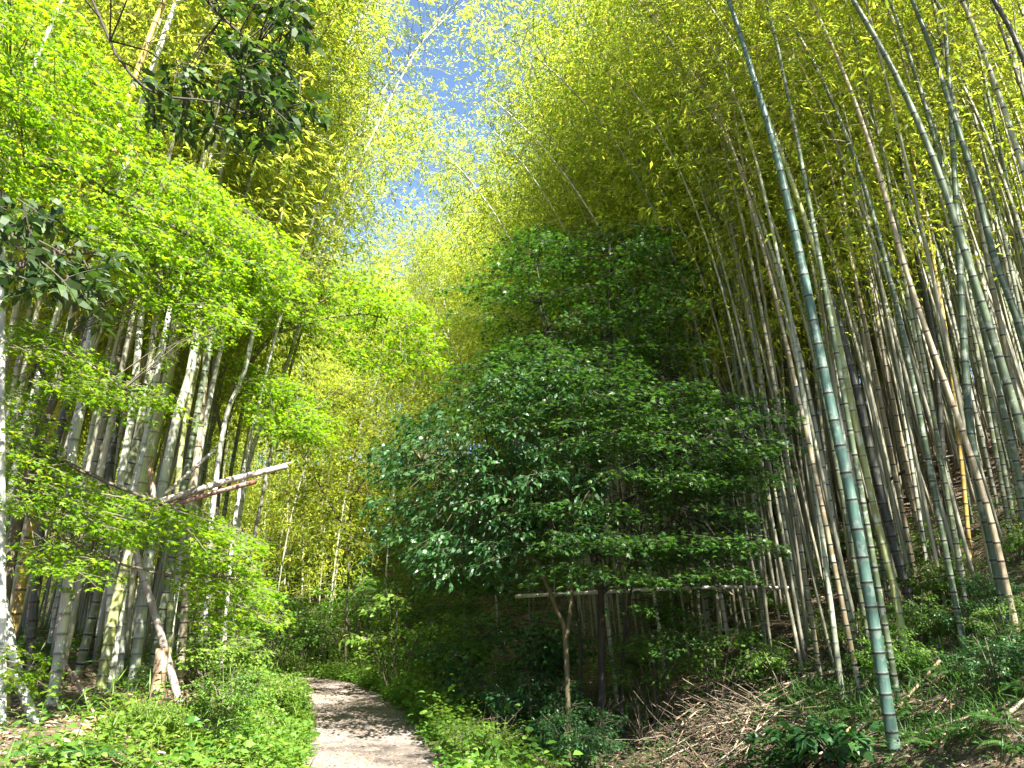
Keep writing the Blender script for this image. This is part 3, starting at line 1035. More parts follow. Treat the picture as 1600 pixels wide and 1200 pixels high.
def crown4(cb):
    polys = [([(780, 385), (850, 345), (960, 365), (1040, 345), (1075, 450), (1090, 520), (1000, 560), (850, 560), (760, 520), (720, 470)], 240, 12.2, 1.7),
             ([(740, 560), (860, 520), (1080, 540), (1120, 590), (1180, 620), (1120, 680), (960, 690), (800, 680), (700, 640)], 220, 12, 2.0),
             ([(700, 840), (900, 850), (1180, 850), (1110, 925), (950, 890), (760, 915)], 60, 11.8, 1.5),
             ([(960, 900), (1060, 890), (1080, 1000), (990, 1010)], 14, 11.4, .8), ([(640, 890), (790, 900), (770, 1000), (660, 990)], 22, 12.5, .8),
             ([(1090, 800), (1190, 800), (1180, 900), (1110, 940)], 16, 11.2, .6),
             ([(960, 640), (1130, 630), (1240, 640), (1210, 700), (1190, 760), (1050, 760)], 120, 11.2, 1.2),
             ([(760, 680), (1000, 680), (1190, 730), (1200, 850), (1080, 880), (1000, 890), (900, 830), (780, 820)], 190, 11.6, 1.6),
             ([(720, 600), (830, 540), (980, 570), (1080, 640), (1010, 720), (900, 690), (800, 660)], 70, 10.0, .8),
             ([(840, 780), (1000, 770), (1040, 860), (930, 900), (830, 890)], 40, 10.0, .6),
             ([(640, 760), (720, 740), (800, 860), (760, 930), (660, 900), (600, 840)], 60, 12.5, 1.0)]
    O = np.vstack([crown_points(p, n, Y, th, g) for p, n, Y, th in polys])
    O[:, 2] = np.round(O[:, 2] / .42) * .42 + g.normal(0, .07, len(O))
    n = len(O)
    out = O - np.array(P(940, 600, 12))
    D = np.stack([out[:, 0] * .5, out[:, 1] * .5, 0 * out[:, 2]], 1) + g.normal(0, .45, (n, 3)) * np.array([1, 1, .25])
    sprays(cb, O - unit(D) * .4, D, g.uniform(.6, 1.0, n), g.uniform(.28, .42, n), 44, .085, .8, 'palm', .12, .035, .35, g=g)
    nearest_links(cb, O[::2], lim4, 1)
    return [M['dark_leaf'], M['dark_bark']]


tree('shade_tree', 'dark green tree with tiered crown and blackish forked trunk in the middle', 'tree', base, lim4, crown4, M['dark_bark'])

# small tree added as stand-in for sunlit bamboo foliage beyond the bend
b7 = tuple(P(545, 960, 20)[:2])
base = (b7[0], b7[1], hz(*b7) - .1)
lim7 = [([base, P(545, 860, 20), P(550, 760, 20), P(560, 660, 20)], .03, .012),
        ([P(546, 840, 20), P(500, 760, 19.6), P(460, 690, 19.5)], .03, .008),
        ([P(550, 780, 20), P(600, 700, 19.6), P(640, 640, 19.5)], .03, .008)]


def crown7(cb):
    polys = [([(440, 660), (520, 600), (600, 560), (680, 560), (690, 640), (640, 720), (540, 760), (460, 740)], 150, 19.5, 1.6),
             ([(450, 760), (560, 750), (640, 760), (620, 840), (520, 870), (470, 840)], 50, 19.2, 1.2)]
    O = np.vstack([crown_points(p, n, Y, th, g) for p, n, Y, th in polys])
    n = len(O)
    D = np.stack([g.normal(-.1, .7, n), g.normal(-.4, .6, n), g.normal(-.12, .15, n)], 1)
    sprays(cb, O - unit(D) * .4, D, g.uniform(.7, 1.1, n), g.uniform(.3, .45, n), 44, .095, .8, 'palm', .2, .05, .45, g=g)
    nearest_links(cb, O[::3], lim7, 1)
    return [M['yellow_leaf'], M['maple_bark']]


tree('maple_tree', 'pale yellow-green tree in sunlight beyond the path bend, before the distant bamboos', 'tree', base, lim7, crown7, M['maple_bark'])

# glossy evergreen in front of it, on a forked olive trunk
b5 = tuple(P(886, 1060, 10.8)[:2])
base = (b5[0], b5[1], hz(*b5) - .1)
lim5 = [([base, P(884, 1000, 10.8), P(868, 950, 10.7), P(845, 890, 10.6), P(815, 830, 10.5), P(790, 740, 10.5)], .042, .012),
        ([P(884, 1000, 10.8), P(893, 930, 10.8), P(890, 850, 10.8), P(885, 720, 10.8), P(870, 620, 10.9)], .035, .01),
        ([P(815, 830, 10.5), P(740, 770, 10.4), P(660, 720, 10.5)], .022, .006),
        ([P(890, 850, 10.8), P(850, 800, 10.6), P(830, 700, 10.5)], .02, .006)]


def crown5(cb):
    polys = [([(610, 665), (720, 605), (820, 565), (900, 560), (965, 640), (960, 740), (890, 790), (780, 760), (660, 740), (600, 710)], 180, 10.6, 1.3),
             ([(600, 690), (760, 700), (830, 780), (790, 870), (690, 890), (610, 830)], 160, 10.8, 1.2),
             ([(720, 820), (900, 760), (960, 800), (900, 860), (780, 900)], 75, 10.9, 1.0)]
    O = np.vstack([crown_points(p, n, Y, th, g) for p, n, Y, th in polys])
    n = len(O)
    out = O - np.array(P(870, 760, 10.8))
    D = np.stack([out[:, 0], out[:, 1], .2 * out[:, 2]], 1) * .5 + g.normal(0, .5, (n, 3)) * np.array([1, 1, .5])
    sprays(cb, O - unit(D) * .2, D, g.uniform(.35, .75, n), g.uniform(.15, .28, n), 26, .10, .42, 'lance', .2, .05, .6, hang=.5, g=g)
    nearest_links(cb, O[::2], lim5, 1, .005)
    return [M['gloss_leaf'], M['olive_bark']]


tree('evergreen_tree', 'glossy blue-green evergreen on a forked olive trunk before the dark tree', 'tree', base, lim5, crown5, M['olive_bark'])

# overhanging evergreen oak at the upper left, trunk outside the picture
b6 = (-4.3, 3.2)
base = (b6[0], b6[1], hz(*b6) - .05)
lim6 = [([base, (-4.35, 3.2, 2.2), (-4.2, 3.3, 4.2), (-3.9, 3.6, 5.8), (-3.6, 4.0, 7.2)], .16, .06),
        ([(-4.0, 3.5, 5.2), P(60, -120, 4.4), P(205, 118, 4.6), P(330, 160, 4.8), P(430, 190, 5.0)], .014, .005),
        ([(-3.8, 3.7, 6.2), P(250, -60, 4.8), P(360, 40, 5.0), P(470, 120, 5.2)], .022, .006),
        ([(-4.3, 3.25, 3.0), P(-200, 260, 4.2), P(-40, 330, 4.4), P(120, 420, 4.8)], .025, .008)]


def crown6(cb):
    polys = [([(225, 130), (300, 100), (420, 120), (500, 150), (495, 185), (400, 220), (300, 200), (240, 190)], 38, 4.9, .4),
             ([(330, -30), (480, -30), (470, 60), (420, 110), (350, 90), (320, 30)], 26, 5.0, .4),
             ([(370, 90), (460, 90), (440, 140), (370, 130)], 10, 4.8, .3),
             ([(-60, 300), (40, 290), (110, 340), (190, 420), (150, 480), (40, 470), (-60, 420)], 42, 4.6, .4),
             ([(-150, -150), (300, -150), (330, -40), (100, -60), (-100, -40)], 40, 4.4, .8)]
    O = np.vstack([crown_points(p, n, Y, th, g) for p, n, Y, th in polys])
    n = len(O)
    D = np.stack([g.normal(.5, .5, n), g.normal(0, .6, n), g.normal(-.1, .4, n)], 1)
    sprays(cb, O - unit(D) * .12, D, g.uniform(.18, .32, n), g.uniform(.06, .12, n), 11, .13, .36, 'lance', .2, .04, .7, hang=.35, twig=.005, g=g)
    nearest_links(cb, O, lim6, 1, .005)
    return [M['oak_leaf'], M['dark_bark']]


tree('evergreen_oak', 'dark evergreen oak boughs with large leathery leaves hanging in at the upper left', 'tree', base, lim6, crown6, M['dark_bark'])


# ------------------------------------------------------------------ shrubs
def shrub_proto(h, r, stems, nsp, nl, size, asp, tpl, leafm, seed, name='shrub', bark='maple_bark', droop=.25):
    g = np.random.default_rng(seed)
    sb, fb = Buf(), Buf()
    O, D = [], []
    for k in range(stems):
        a = g.uniform(0, 2 * PI)
        rr = r * math.sqrt(g.random())
        tip = np.array([math.cos(a) * rr, math.sin(a) * rr, h * g.uniform(.6, 1.0) * (1 - .35 * (rr / r) ** 2)])
        p0 = np.array([math.cos(a) * .06 * r, math.sin(a) * .06 * r, -.05])
        mid = p0 * .4 + tip * .5 + np.array([0, 0, .15 * h])
        c = catmull([p0, mid, tip], 6)
        sb.add(*tube(c, np.linspace(.012, .004, len(c)) * (h / 1.2) ** .5, 5), 0)
        for _ in range(nsp):
            u = g.uniform(.25, 1) ** .8
            i = min(int(u * (len(c) - 1)), len(c) - 2)
            aa = a + g.normal(0, 1.2)
            O.append(c[i])
            D.append((math.cos(aa), math.sin(aa), g.normal(.1, .25)))
    n = len(O)
    sprays(fb, np.array(O), np.array(D), g.uniform(.22, .42, n) * (r / .7) ** .5, g.uniform(.10, .18, n) * (r / .7) ** .5, nl, size, asp, tpl, droop, .03, .45, g=g)
    return sb.mesh('stems', [M[bark]]), fb.mesh('foliage', [M[leafm], M[bark]], False), name


SH = {
    'round': shrub_proto(1.2, .75, 16, 7, 22, .065, .5, 'lance', 'shrub_leaf', 1),
    'tier': shrub_proto(1.5, .9, 9, 7, 26, .055, .8, 'palm', 'shrub_leaf', 2),
    'lush': shrub_proto(1.0, .8, 18, 6, 20, .08, .5, 'lance', 'herb_leaf', 3),
    'dark': shrub_proto(1.3, .8, 13, 7, 22, .075, .5, 'lance', 'gloss_leaf', 4),
    'open': shrub_proto(1.7, .7, 5, 6, 20, .09, .5, 'lance', 'herb_leaf', 5),
    'spiky': shrub_proto(.8, .55, 9, 5, 20, .15, .2, 'lance', 'fern_leaf', 6),
}
SH['broad'] = shrub_proto(.55, .5, 9, 4, 9, .17, .5, 'lance', 'gloss_leaf', 7)


def shrub(kind, px, py, sc, label, Y=None, rz=None, group=None):
    p = ground_at(px, py) if Y is None else P(px, py, Y)
    z = hz(p[0], p[1])
    st, fo, nm = SH[kind]
    t = thing(nm, label, 'shrub', (p[0], p[1], z), rng.uniform(0, 6.28) if rz is None else rz, group)
    t.scale = (sc, sc, sc)
    part('stems', st, t)
    part('foliage', fo, t)
    return t


shrub('lush', 330, 1075, .9, 'bright yellow-green bush growing behind the foot of the leaning white pole')
shrub('round', 395, 1050, .95, 'bright green bush at the left edge of the path, before the bend')
shrub('lush', 420, 1110, .62, 'low lush bush spilling onto the left side of the path')
shrub('tier', 305, 990, 1.1, 'tall feathery bush in front of the left grove, behind the brown stump')
shrub('lush', 240, 1150, .3, 'small sunlit bush below the brown stump')
shrub('round', 200, 1085, .35, 'dark leaved small bush between the yellow-green bamboo foot and the stump')
shrub('tier', 370, 985, 1.25, 'green layered bush farthest along the left bank')
shrub('round', 330, 1170, .4, 'low sunlit bush nearest to the camera on the left bank')
shrub('round', 335, 1020, .8, 'sunlit bush with rounded top standing right of the leaning white pole')
shrub('tier', 350, 1040, 1.0, 'feathery bright bush between the leaning pole and the path edge bush')
shrub('lush', 425, 1065, .85, 'leafy bush standing where the path disappears on the left')
shrub('round', 350, 1125, .6, 'sunlit bush in the middle of the left bank, right of the pole foot')
shrub('tier', 410, 960, 1.5, 'bright leafy bush under the slender white bamboos of the left bank', Y=17)
shrub('tier', 430, 1010, 1.3, 'shaded fern-like bush closing the path bend on the left', Y=21)
shrub('tier', 500, 1030, 1.5, 'bright feathery bush behind the herb strip at the far end of the path', Y=24)
shrub('tier', 560, 1035, 1.7, 'broad green bush behind the herb strip, beside the yellow sapling', Y=22)
shrub('open', 618, 1060, 1.5, 'yellow-green sapling with open leafy twigs right of the path bend', Y=16.5)
shrub('round', 680, 1045, 1.8, 'large green bush under the left side of the glossy evergreen', Y=19)
shrub('round', 540, 1010, 2.3, 'tall rounded bush beyond the bend, below the distant bamboos', Y=27)
shrub('tier', 630, 1000, 2.3, 'tallest layered bush standing behind the yellow sapling', Y=24)
shrub('tier', 690, 1060, 1.2, 'shaded layered bush between sapling and middle tree', Y=16.5)
shrub('round', 760, 1060, 1.1, 'shaded bush filling the gap left of the forked trunk', Y=14.5)
shrub('dark', 800, 1060, 1.9, 'tall shaded bush standing right behind the forked trunk', Y=15.5)
shrub('dark', 770, 1080, 1.1, 'dark low bush left of the forked olive trunk', Y=13)
shrub('dark', 830, 1090, 1.0, 'dark bush at the foot of the forked olive trunk', Y=11.5)
shrub('spiky', 850, 1150, 1.15, 'teal shrub with radiating narrow leaves right of the path')
shrub('spiky', 800, 1165, .8, 'smaller teal shrub with narrow leaves beside the bigger one')
shrub('dark', 905, 1150, .7, 'small shaded bush behind the bare twigs', Y=9.8)
shrub('tier', 1030, 1080, 1.1, 'dark green layered bush in front of the leaf litter bank', Y=12.5)
shrub('tier', 1115, 1070, 1.0, 'emerald layered bush between the brush pile and the white stems', Y=11.8)
shrub('tier', 1085, 900, 1.3, 'emerald layered bush hanging over the long horizontal fallen pole', Y=15)
shrub('round', 1060, 960, 1.1, 'sun-flecked bush on the slope behind the emerald bushes', Y=16)
shrub('open', 1345, 1050, .6, 'small yellow-green seedling bush left of the thick blue-green bamboo')
shrub('open', 1250, 1000, .6, 'sunlit seedling on the slope left of the slender grey bamboo')
shrub('open', 1450, 960, .55, 'little green seedling on the upper slope under the dense grove')
shrub('round', 1480, 1060, .6, 'green bush on the slope right of the pale green bamboo', Y=11)
shrub('dark', 1560, 1080, .5, 'dark bush on the slope near the foot of the straw coloured stem')
shrub('broad', 1310, 1190, .9, 'low teal-lit plant with broad leaves in front of the thick blue-green bamboo')
shrub('broad', 1245, 1195, .7, 'smaller broad leaved plant at the right end of the brush heap')
shrub('tier', 470, 1035, 1.3, 'sunlit layered bush where the path turns out of sight', Y=21.5)
shrub('open', 520, 1000, 1.5, 'tall bright sapling in front of the distant bamboos', Y=23)
shrub('open', 450, 960, 1.6, 'tall bright sapling left of the path bend, under the pale fallen pole', Y=22)
shrub('lush', 735, 1195, .55, 'grassy low bush at the near right border of the path')

g = np.random.default_rng(88)
for k, (a, c) in enumerate([(1190, 960), (1260, 920), (1310, 880), (1390, 900), (1440, 1010), (1500, 930), (1560, 960), (1590, 880), (1180, 1020), (1290, 1030), (1530, 1010), (1230, 1070), (1400, 1070), (1580, 1030), (1340, 950), (1470, 870)]):
    shrub(['round', 'tier', 'dark', 'round'][k % 4], a, c, g.uniform(.4, .7), 'low bush in the undergrowth of the right slope, between the dense stems', group='low bushes under the right slope grove')


# ferns
def fern_proto(seed, n=9, L=.75):
    g = np.random.default_rng(seed)
    ms = []
    for k in range(n):
        fb = Buf()
        a = k * 2 * PI / n + g.normal(0, .2)
        h = np.array([math.cos(a), math.sin(a), 0])
        sd = np.array([-h[1], h[0], 0])
        u = np.linspace(0, 1, 14)
        up = g.uniform(.7, 1.0)
        ln = L * g.uniform(.7, 1.1)
        p = h * (ln * u)[:, None] + np.array([0, 0, 1]) * (ln * (up * u - .85 * u * u))[:, None]
        fb.add(*tube(p, np.linspace(.005, .0015, 14), 3, False), 1)
        uu = np.linspace(.12, .98, 26)
        q = np.stack([np.interp(uu, u, p[:, j]) for j in range(3)], -1)
        for sg in (-1, 1):
            leaves(fb, q, h * .35 + sd * sg + np.array([0, 0, -.15]), np.array([[0, 0, 1.0]]) + g.normal(0, .15, q.shape),
                   ln * .30 * np.sin(PI * np.clip(uu, .05, .97) ** .7) + .01, .028, 'lance', 0)
        ms.append(fb.mesh('frond', [M['fern_leaf'], M['olive_bark']], False))
    return ms


FE = [fern_proto(5), fern_proto(6, 7, .9)]
fern_spots = [(1500, 1060, .5), (1560, 1130, .45), (1430, 1120, .45), (1520, 1150, .4), (1590, 1170, .4), (1460, 1165, .35), (1380, 1020, .5), (1180, 1060, .8), (1240, 1100, .6), (960, 1130, .8),
              (700, 1110, .8), (870, 1105, .9), (1000, 1040, .8), (20, 1040, .9), (60, 1020, .7), (380, 1020, .8), (110, 1190, .6), (1340, 1120, .6), (1600, 1080, .5), (1130, 1000, .8)]
for i, (a, c, s) in enumerate(fern_spots):
    p = ground_at(a, c)
    lr = 'left bank below the bamboos' if p[0] < -3 else ('right slope under the grove' if p[0] > 2.2 else 'shade around the middle tree')
    t = thing('fern', 'arching green fern growing on the ' + lr if p[0] < -3 or p[0] > 2.2 else 'arching green fern growing in the ' + lr, 'fern', (p[0], p[1], p[2]), rng.uniform(0, 6), 'ferns on the ' + lr if p[0] < -3 or p[0] > 2.2 else 'ferns in the ' + lr)
    t.scale = (s, s, s)
    for me in FE[i % 2]:
        part('frond', me, t)

# ------------------------------------------------------------------ dead wood
def pole(name, label, pts, r0, r1, mat, cat='dead bamboo', group=None, jag=False, sides=9):
    pts = np.asarray(pts, float)
    base = pts[0].copy()
    L = np.linalg.norm(np.diff(pts, axis=0), axis=1).sum()
    s = np.concatenate([[0], np.cumsum(np.linalg.norm(np.diff(pts, axis=0), axis=1))])
    q, rr, jj = [0], [1], [0]
    k = .12
    while k < L - .05:
        q += [k - .02, k - .005, k + .008, k + .02]
        rr += [1, 1.08, 1.06, .99]
        jj += [.2, .9, .7, 0]
        k += rng.uniform(.22, .30)
    q.append(L)
    rr.append(1)
    jj.append(0)
    q = np.array(q)
    P3 = np.stack([np.interp(q, s, pts[:, j]) for j in range(3)], -1) - base
    R = np.interp(q, [0, L], [r0, r1]) * np.array(rr)
    V, T = tube(P3, R, sides)
    bb = Buf()
    bb.add(V, T, 0, np.concatenate([np.repeat(jj, sides), [0, 0]]))
    if jag:        # splintered end: long slivers continuing the wall
        d = unit(pts[-1] - pts[-2])
        e = P3[-1]
        sd = unit(np.cross(d, [0, 0, 1.0]))
        up = np.cross(sd, d)
        for a in (1.6,):
            o = (sd * math.cos(a) + up * math.sin(a)) * r1 * .85
            ln = rng.uniform(.05, .2)
            bb.add(*tube(np.array([e + o - d * .03, e + o + d * ln]), [r1 * .32, .002], 4), 0)
    me = bb.mesh(name, [M[mat]], True, 'joint')
    o = part(name, me, None)
    o.location = base
    return tag(o, label, cat, group)


pole('fallen_pole', 'thick whitish fallen bamboo pole with splintered tip, sloping across the left grove', [P(245, 786, 8.9), P(350, 752, 9.3), P(448, 728, 9.7)], .043, .038, 'dead', jag=True)
pole('fallen_pole', 'reddish brown broken pole lying just under the thick whitish one', [P(250, 795, 8.9), P(330, 771, 9.25), P(400, 752, 9.5)], .034, .03, 'redbrown', jag=True)
pole('fallen_pole', 'thin pale broken cane slanting up over the thick whitish pole', [P(258, 772, 8.7), P(336, 702, 9.0)], .024, .018, 'dead', jag=True)
pole('fallen_pole', 'short red-brown cane standing beside the thickest pale bamboo', [P(243, 800, 8.5), P(233, 715, 8.6)], .03, .028, 'deadbrown')
lp = ground_at(286, 1100)
pole('leaning_pole', 'whitish dead bamboo pole leaning over the brown stump', [lp + np.array([0, 0, -.1]), P(245, 970, lp[1]), P(203, 835, lp[1] - .1)], .05, .042, 'dead')
sb_ = ground_at(243, 1098)
pole('bamboo_stump', 'brown cut bamboo stump beside the leaning white pole', [sb_ + np.array([0, 0, -.08]), P(250, 1050, sb_[1]), P(254, 1013, sb_[1])], .078, .076, 'deadbrown', 'stump')
pole('fallen_pole', 'long whitish pole lying level across the stems right of the middle tree', [P(805, 932, 13.9), P(1000, 922, 13.95), P(1130, 917, 14), P(1262, 919, 14.1)], .036, .028, 'bleached')
pole('dead_branch', 'thin dark cane slanting down across the level whitish pole', [P(985, 800, 13), P(1060, 868, 13), P(1145, 930, 13)], .022, .016, 'tan')
pole('dead_branch', 'dark curved branch lying against the stems of the right grove', [P(1340, 800, 13.5), P(1385, 752, 13.2), P(1440, 722, 13), P(1490, 712, 12.8)], .035, .02, 'dark')
pole('fallen_log', 'short brown rotten log at the bottom left corner', [ground_at(85, 1185) + np.array([0, 0, .04]), ground_at(165, 1140) + np.array([0, 0, .07])], .06, .06, 'deadbrown', 'log')
pole('fallen_pole', 'pale cane lying on the ground below the brown stump', [ground_at(185, 1150) + np.array([0, 0, .06]), ground_at(268, 1146) + np.array([0, 0, .05])], .025, .02, 'dead')
pole('dead_branch', 'reddish cane leaning on the brown leaf pile, upper of two', [P(98, 1030, 7.7), P(140, 1105, 7.4), P(172, 1162, 7.2)], .016, .012, 'deadbrown')
pole('dead_branch', 'reddish cane leaning on the brown leaf pile, lower of two', [P(115, 1050, 7.6), P(150, 1120, 7.3)], .014, .012, 'deadbrown')
# brush heap of cut canes at the lower right
hb = ground_at(1130, 1160)
g = np.random.default_rng(15)
for k in range(30):
    ctr = hb + np.array([g.normal(.15, .42), g.normal(0, .45), 0])
    a = g.normal(.1, .5) if k % 3 else g.uniform(0, PI)
    L = g.uniform(.45, 1.3)
    dz = np.array([math.cos(a), math.sin(a), 0]) * L / 2
    p0, p1 = ctr - dz, ctr + dz
    lift = g.uniform(.03, .26)
    p0[2] = hz(p0[0], p0[1]) + lift * g.uniform(.2, 1)
    p1[2] = hz(p1[0], p1[1]) + lift
    pole('cut_cane', 'dry cut cane lying in the tangled brush heap', [p0, (p0 + p1) / 2 + np.array([0, 0, g.uniform(-.02, .03)]), p1], g.uniform(.006, .015), g.uniform(.004, .01),
         ['deadbrown', 'deadbrown', 'tan'][k % 3], 'cane', 'dry canes of the brush heap', sides=6)
for k in range(26):
    d_ = g.uniform(4.8, 7.5)
    y = g.uniform(7.5, 14)
    x = float(np.interp(y, PATH[:, 1][:190], PATH[:, 0][:190])) + d_
    a = g.uniform(0, PI)
    L = g.uniform(.5, 1.6)
    p0 = np.array([x - math.cos(a) * L / 2, y - math.sin(a) * L / 2, 0])
    p1 = np.array([x + math.cos(a) * L / 2, y + math.sin(a) * L / 2, 0])
    p0[2] = hz(p0[0], p0[1]) + .03
    p1[2] = hz(p1[0], p1[1]) + g.uniform(.03, .2)
    pole('fallen_cane', 'dead cane lying among leaf litter on the right slope', [p0, p1], g.uniform(.014, .03), g.uniform(.01, .02), ['deadbrown', 'deadbrown', 'tan'][k % 3], 'cane', 'dead canes on the right slope', sides=6)


# fine brushwood tangled through the heap
bb = Buf()
for k in range(300):
    ctr = hb + np.array([g.normal(.0, .5), g.normal(0, .45), 0])
    a = g.uniform(0, 2 * PI)
    L = g.uniform(.2, .9)
    d0 = np.array([math.cos(a), math.sin(a), g.normal(.1, .25)]) * L
    p0 = ctr - d0 / 2
    p0[2] = hz(p0[0], p0[1]) + g.uniform(0, .18)
    p1 = p0 + d0 * .5 + g.normal(0, .05, 3)
    p2 = p0 + d0 + g.normal(0, .1, 3)
    p2[2] = max(p2[2], hz(p2[0], p2[1]) + .01)
    bb.add(*tube(catmull([p0, p1, p2], 3), g.uniform(.002, .006), 4, False))
tag(part('brushwood', bb.mesh('brushwood', [M['twig']]), None), kind='stuff')


# bare twig bushes
def bare_bush(px, py, label, seed, h=1.0):
    g = np.random.default_rng(seed)
    p = ground_at(px, py)
    bb = Buf()
    for k in range(11):
        a = g.uniform(0, 2 * PI)
        t = g.uniform(.1, .55)
        tip = np.array([math.cos(a) * t * h, math.sin(a) * t * h, h * g.uniform(.5, 1)])
        c = catmull([np.array([0, 0, -.04]), tip * .5 + g.normal(0, .04, 3), tip], 5)
        bb.add(*tube(c, np.linspace(.006, .002, len(c)), 4, False))
        for _ in range(3):
            i = g.integers(3, len(c) - 1)
            e = c[i] + unit(tip + g.normal(0, .35, 3)) * g.uniform(.1, .3)
            bb.add(*tube(np.array([c[i], e]), [.003, .0012], 3, False))
    o = part('bare_bush', bb.mesh('bare_bush', [M['twig']]), None)
    o.location = p
    tag(o, label, 'dry bush')


bare_bush(925, 1185, 'leafless grey twigs standing right of the teal shrub', 1, 1.0)
bare_bush(1010, 1170, 'thin dry stalks left of the brush heap', 2, .9)
bare_bush(1120, 1090, 'dry upright twigs above the brush heap', 3, .9)
bare_bush(770, 1190, 'small dry twigs near the right border of the path', 4, .5)


# ------------------------------------------------------------------ ground cover and litter (uncountable)
def cover(name, X, Y, hmax, size, asp, leafm, seed, tpl='lance', upf=1.0):
    g = np.random.default_rng(seed)
    Z = height(X, Y)
    n = len(X)
    bb = Buf()
    cl = .5 + .5 * np.sin(X * 3.1 + 1.6 * np.sin(Y * 2.3)) * np.sin(Y * 2.7 + 1.9 * np.sin(X * 1.7))
    h = np.abs(g.normal(0, .5, n)) * hmax * (.25 + 1.3 * cl)
    pos = np.stack([X, Y, Z + .02 + h], 1)
    dr = g.normal(0, 1, (n, 3))
    dr[:, 2] = np.abs(dr[:, 2]) * .3 * upf - .1
    sz = size * g.uniform(.6, 1.3, n)
    leaves(bb, pos, dr, np.array([0, 0, 1.0]) + g.normal(0, .45, (n, 3)), sz, sz * asp, tpl)
    o = part(name, bb.mesh(name, [M[leafm]], False), None)
    return tag(o, kind='stuff')


def field(n, d0, d1, y0, y1, seed, clump=.5, k=1.0):
    g = np.random.default_rng(seed)
    Yp = g.uniform(y0, y1, n * 3)
    i = np.searchsorted(PATH[:, 1], Yp)
    i = np.clip(i, 1, len(PATH) - 2)
    c = PATH[i]
    tn = unit(PATH[i + 1] - PATH[i - 1])
    nn = np.stack([tn[:, 1], -tn[:, 0]], 1)
    q = c + nn * g.uniform(d0, d1, n * 3)[:, None] + tn * g.uniform(-.4, .4, n * 3)[:, None]
    cl = .5 + .5 * np.sin(q[:, 0] * 2.7 * k + 1.3 * np.sin(q[:, 1] * 1.9 * k)) * np.sin(q[:, 1] * 2.3 * k + 1.7 * np.sin(q[:, 0] * 1.4 * k))
    keep = g.random(n * 3) < (1 - clump + clump * cl)
    q = q[keep][:n]
    return q[:, 0], q[:, 1]


X, Y = field(30000, -2.1, -.74, 4.5, 21, 1, .75)
cover('ground_cover', X, Y, .22, .06, .5, 'herb_leaf', 1)
X, Y = field(5000, -1.6, -.7, 5.5, 18, 21, .9)
cover('ground_cover', X, Y, .25, .10, .5, 'shrub_leaf', 21)
X, Y = field(5000, -2.2, -.66, 4.5, 20, 22, .9)
cover('grass', X, Y, .3, .16, .06, 'herb_leaf', 22, 'blade', 5)
X, Y = field(6000, .66, 1.9, 6, 20, 23, .9)
cover('ground_cover', X, Y, .4, .10, .5, 'shrub_leaf', 23)
X, Y = field(7000, -5.5, -2.4, 5, 20, 2, .9)
cover('ground_cover', X, Y, .22, .06, .5, 'shrub_leaf', 2)
X, Y = field(30000, .78, 2.0, 9.5, 23, 3, .6)
cover('ground_cover', X, Y, .45, .06, .45, 'herb_leaf', 3)
X, Y = field(9000, .8, 2.2, 5.5, 9.5, 4, .5)
cover('grass', X, Y, .10, .12, .08, 'herb_leaf', 4, 'blade', 6)
X, Y = field(7000, 5.2, 7.6, 6, 10, 24, .6)
cover('grass', X, Y, .10, .2, .05, 'fern_leaf', 24, 'blade', 6)
X, Y = field(17000, 2.0, 5.0, 6, 20, 5, .9)
cover('undergrowth', X, Y, .20, .06, .5, 'fern_leaf', 5)
X, Y = field(26000, 4.8, 10.5, 6, 22, 6, .97)
cover('undergrowth', X, Y, .30, .055, .45, 'fern_leaf', 6)
g = np.random.default_rng(61)
X, Y = g.uniform(-22, 3, 60000), g.uniform(24, 42, 60000)
k = path_d(X, Y) > 3
cover('undergrowth', X[k][:46000], Y[k][:46000], 1.1, .17, .45, 'shrub_leaf', 61)
X, Y = field(42000, 2.0, 14, 5, 26, 7, .4)
cover('leaf_litter', X, Y, .03, .095, .17, 'litter', 7, 'blade', .3)
X, Y = field(16000, -8, -.9, 5, 20, 8, .4)
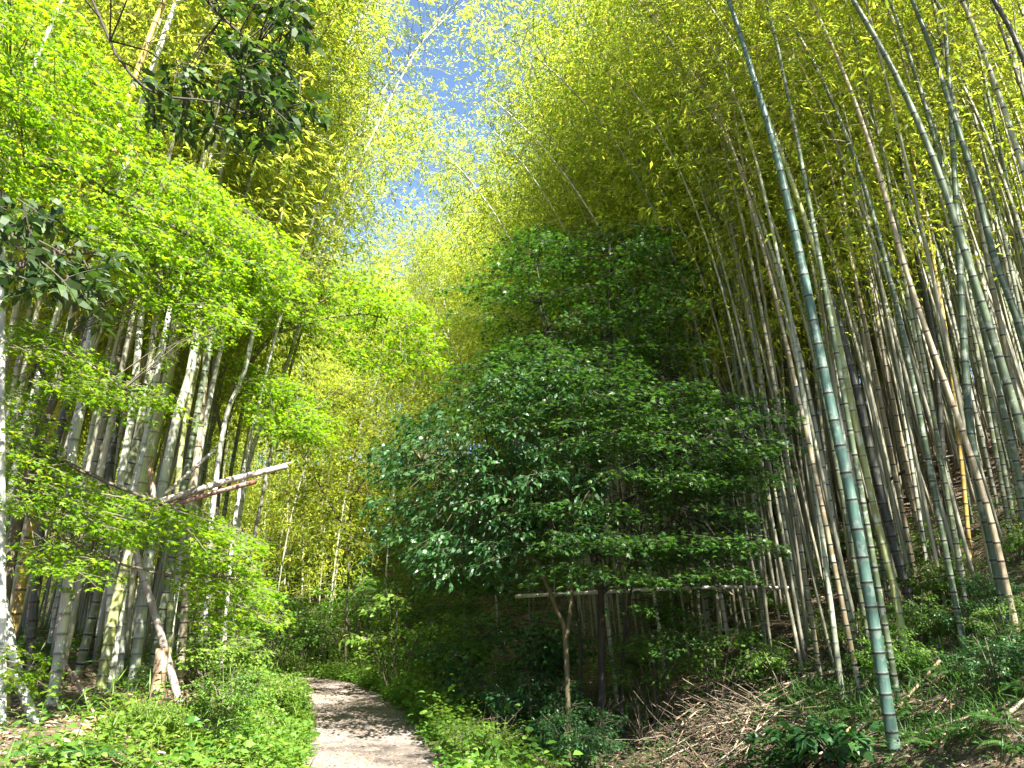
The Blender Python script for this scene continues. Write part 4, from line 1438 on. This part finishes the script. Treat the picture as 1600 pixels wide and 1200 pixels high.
cover('leaf_litter', X, Y, .03, .09, .2, 'litter', 8, 'blade', .3)
X, Y = field(6000, -.85, .9, 5, 23, 9, .85)
cover('leaf_litter', X, Y, .006, .055, .22, 'litter', 9, 'blade', .2)

# ------------------------------------------------------------------ light
SUN_AZ, SUN_EL = math.radians(151), math.radians(51)      # azimuth clockwise from +Y
sv = Vector((math.sin(SUN_AZ) * math.cos(SUN_EL), math.cos(SUN_AZ) * math.cos(SUN_EL), math.sin(SUN_EL)))
ld = bpy.data.lights.new('sun', 'SUN')
ld.energy = 5.0
ld.angle = math.radians(.5)
ld.color = (1, .95, .86)
lo = bpy.data.objects.new('sun', ld)
lo.rotation_euler = (-sv).to_track_quat('-Z', 'Y').to_euler()
link(lo)
w = bpy.data.worlds.new('World')
scene.world = w
w.use_nodes = True
nt = w.node_tree
nt.nodes.clear()
sky = nt.nodes.new('ShaderNodeTexSky')
sky.sky_type = 'NISHITA'
sky.sun_disc = False
sky.sun_elevation = SUN_EL
sky.sun_rotation = SUN_AZ
sky.air_density = 1.0
sky.dust_density = .3
sky.ozone_density = 3.5
bg = nt.nodes.new('ShaderNodeBackground')
bg.inputs[1].default_value = .052
wo = nt.nodes.new('ShaderNodeOutputWorld')
nt.links.new(sky.outputs[0], bg.inputs[0])
nt.links.new(bg.outputs[0], wo.inputs[0])

# ------------------------------------------------------------------ camera and render settings
cd = bpy.data.cameras.new('camera')
cd.sensor_width = 36
cd.lens = 27
cd.clip_end = 1000
co = bpy.data.objects.new('camera', cd)
co.location = (0, 0, CAMZ)
co.rotation_euler = (PI / 2 + PITCH, 0, 0)
link(co)
scene.camera = co
vs = scene.view_settings
vs.view_transform = 'Standard'
vs.look = 'None'
vs.exposure = 2.7
vs.gamma = 1
vs.use_curve_mapping = False
cy = scene.cycles
cy.max_bounces = 10
cy.diffuse_bounces = 5
cy.transmission_bounces = 8
cy.glossy_bounces = 2
cy.sample_clamp_indirect = 6
cy.use_denoising = True
print('bamboos', sum(1 for o in scene.objects if o.name.startswith('bamboo') and o.type == 'EMPTY'))
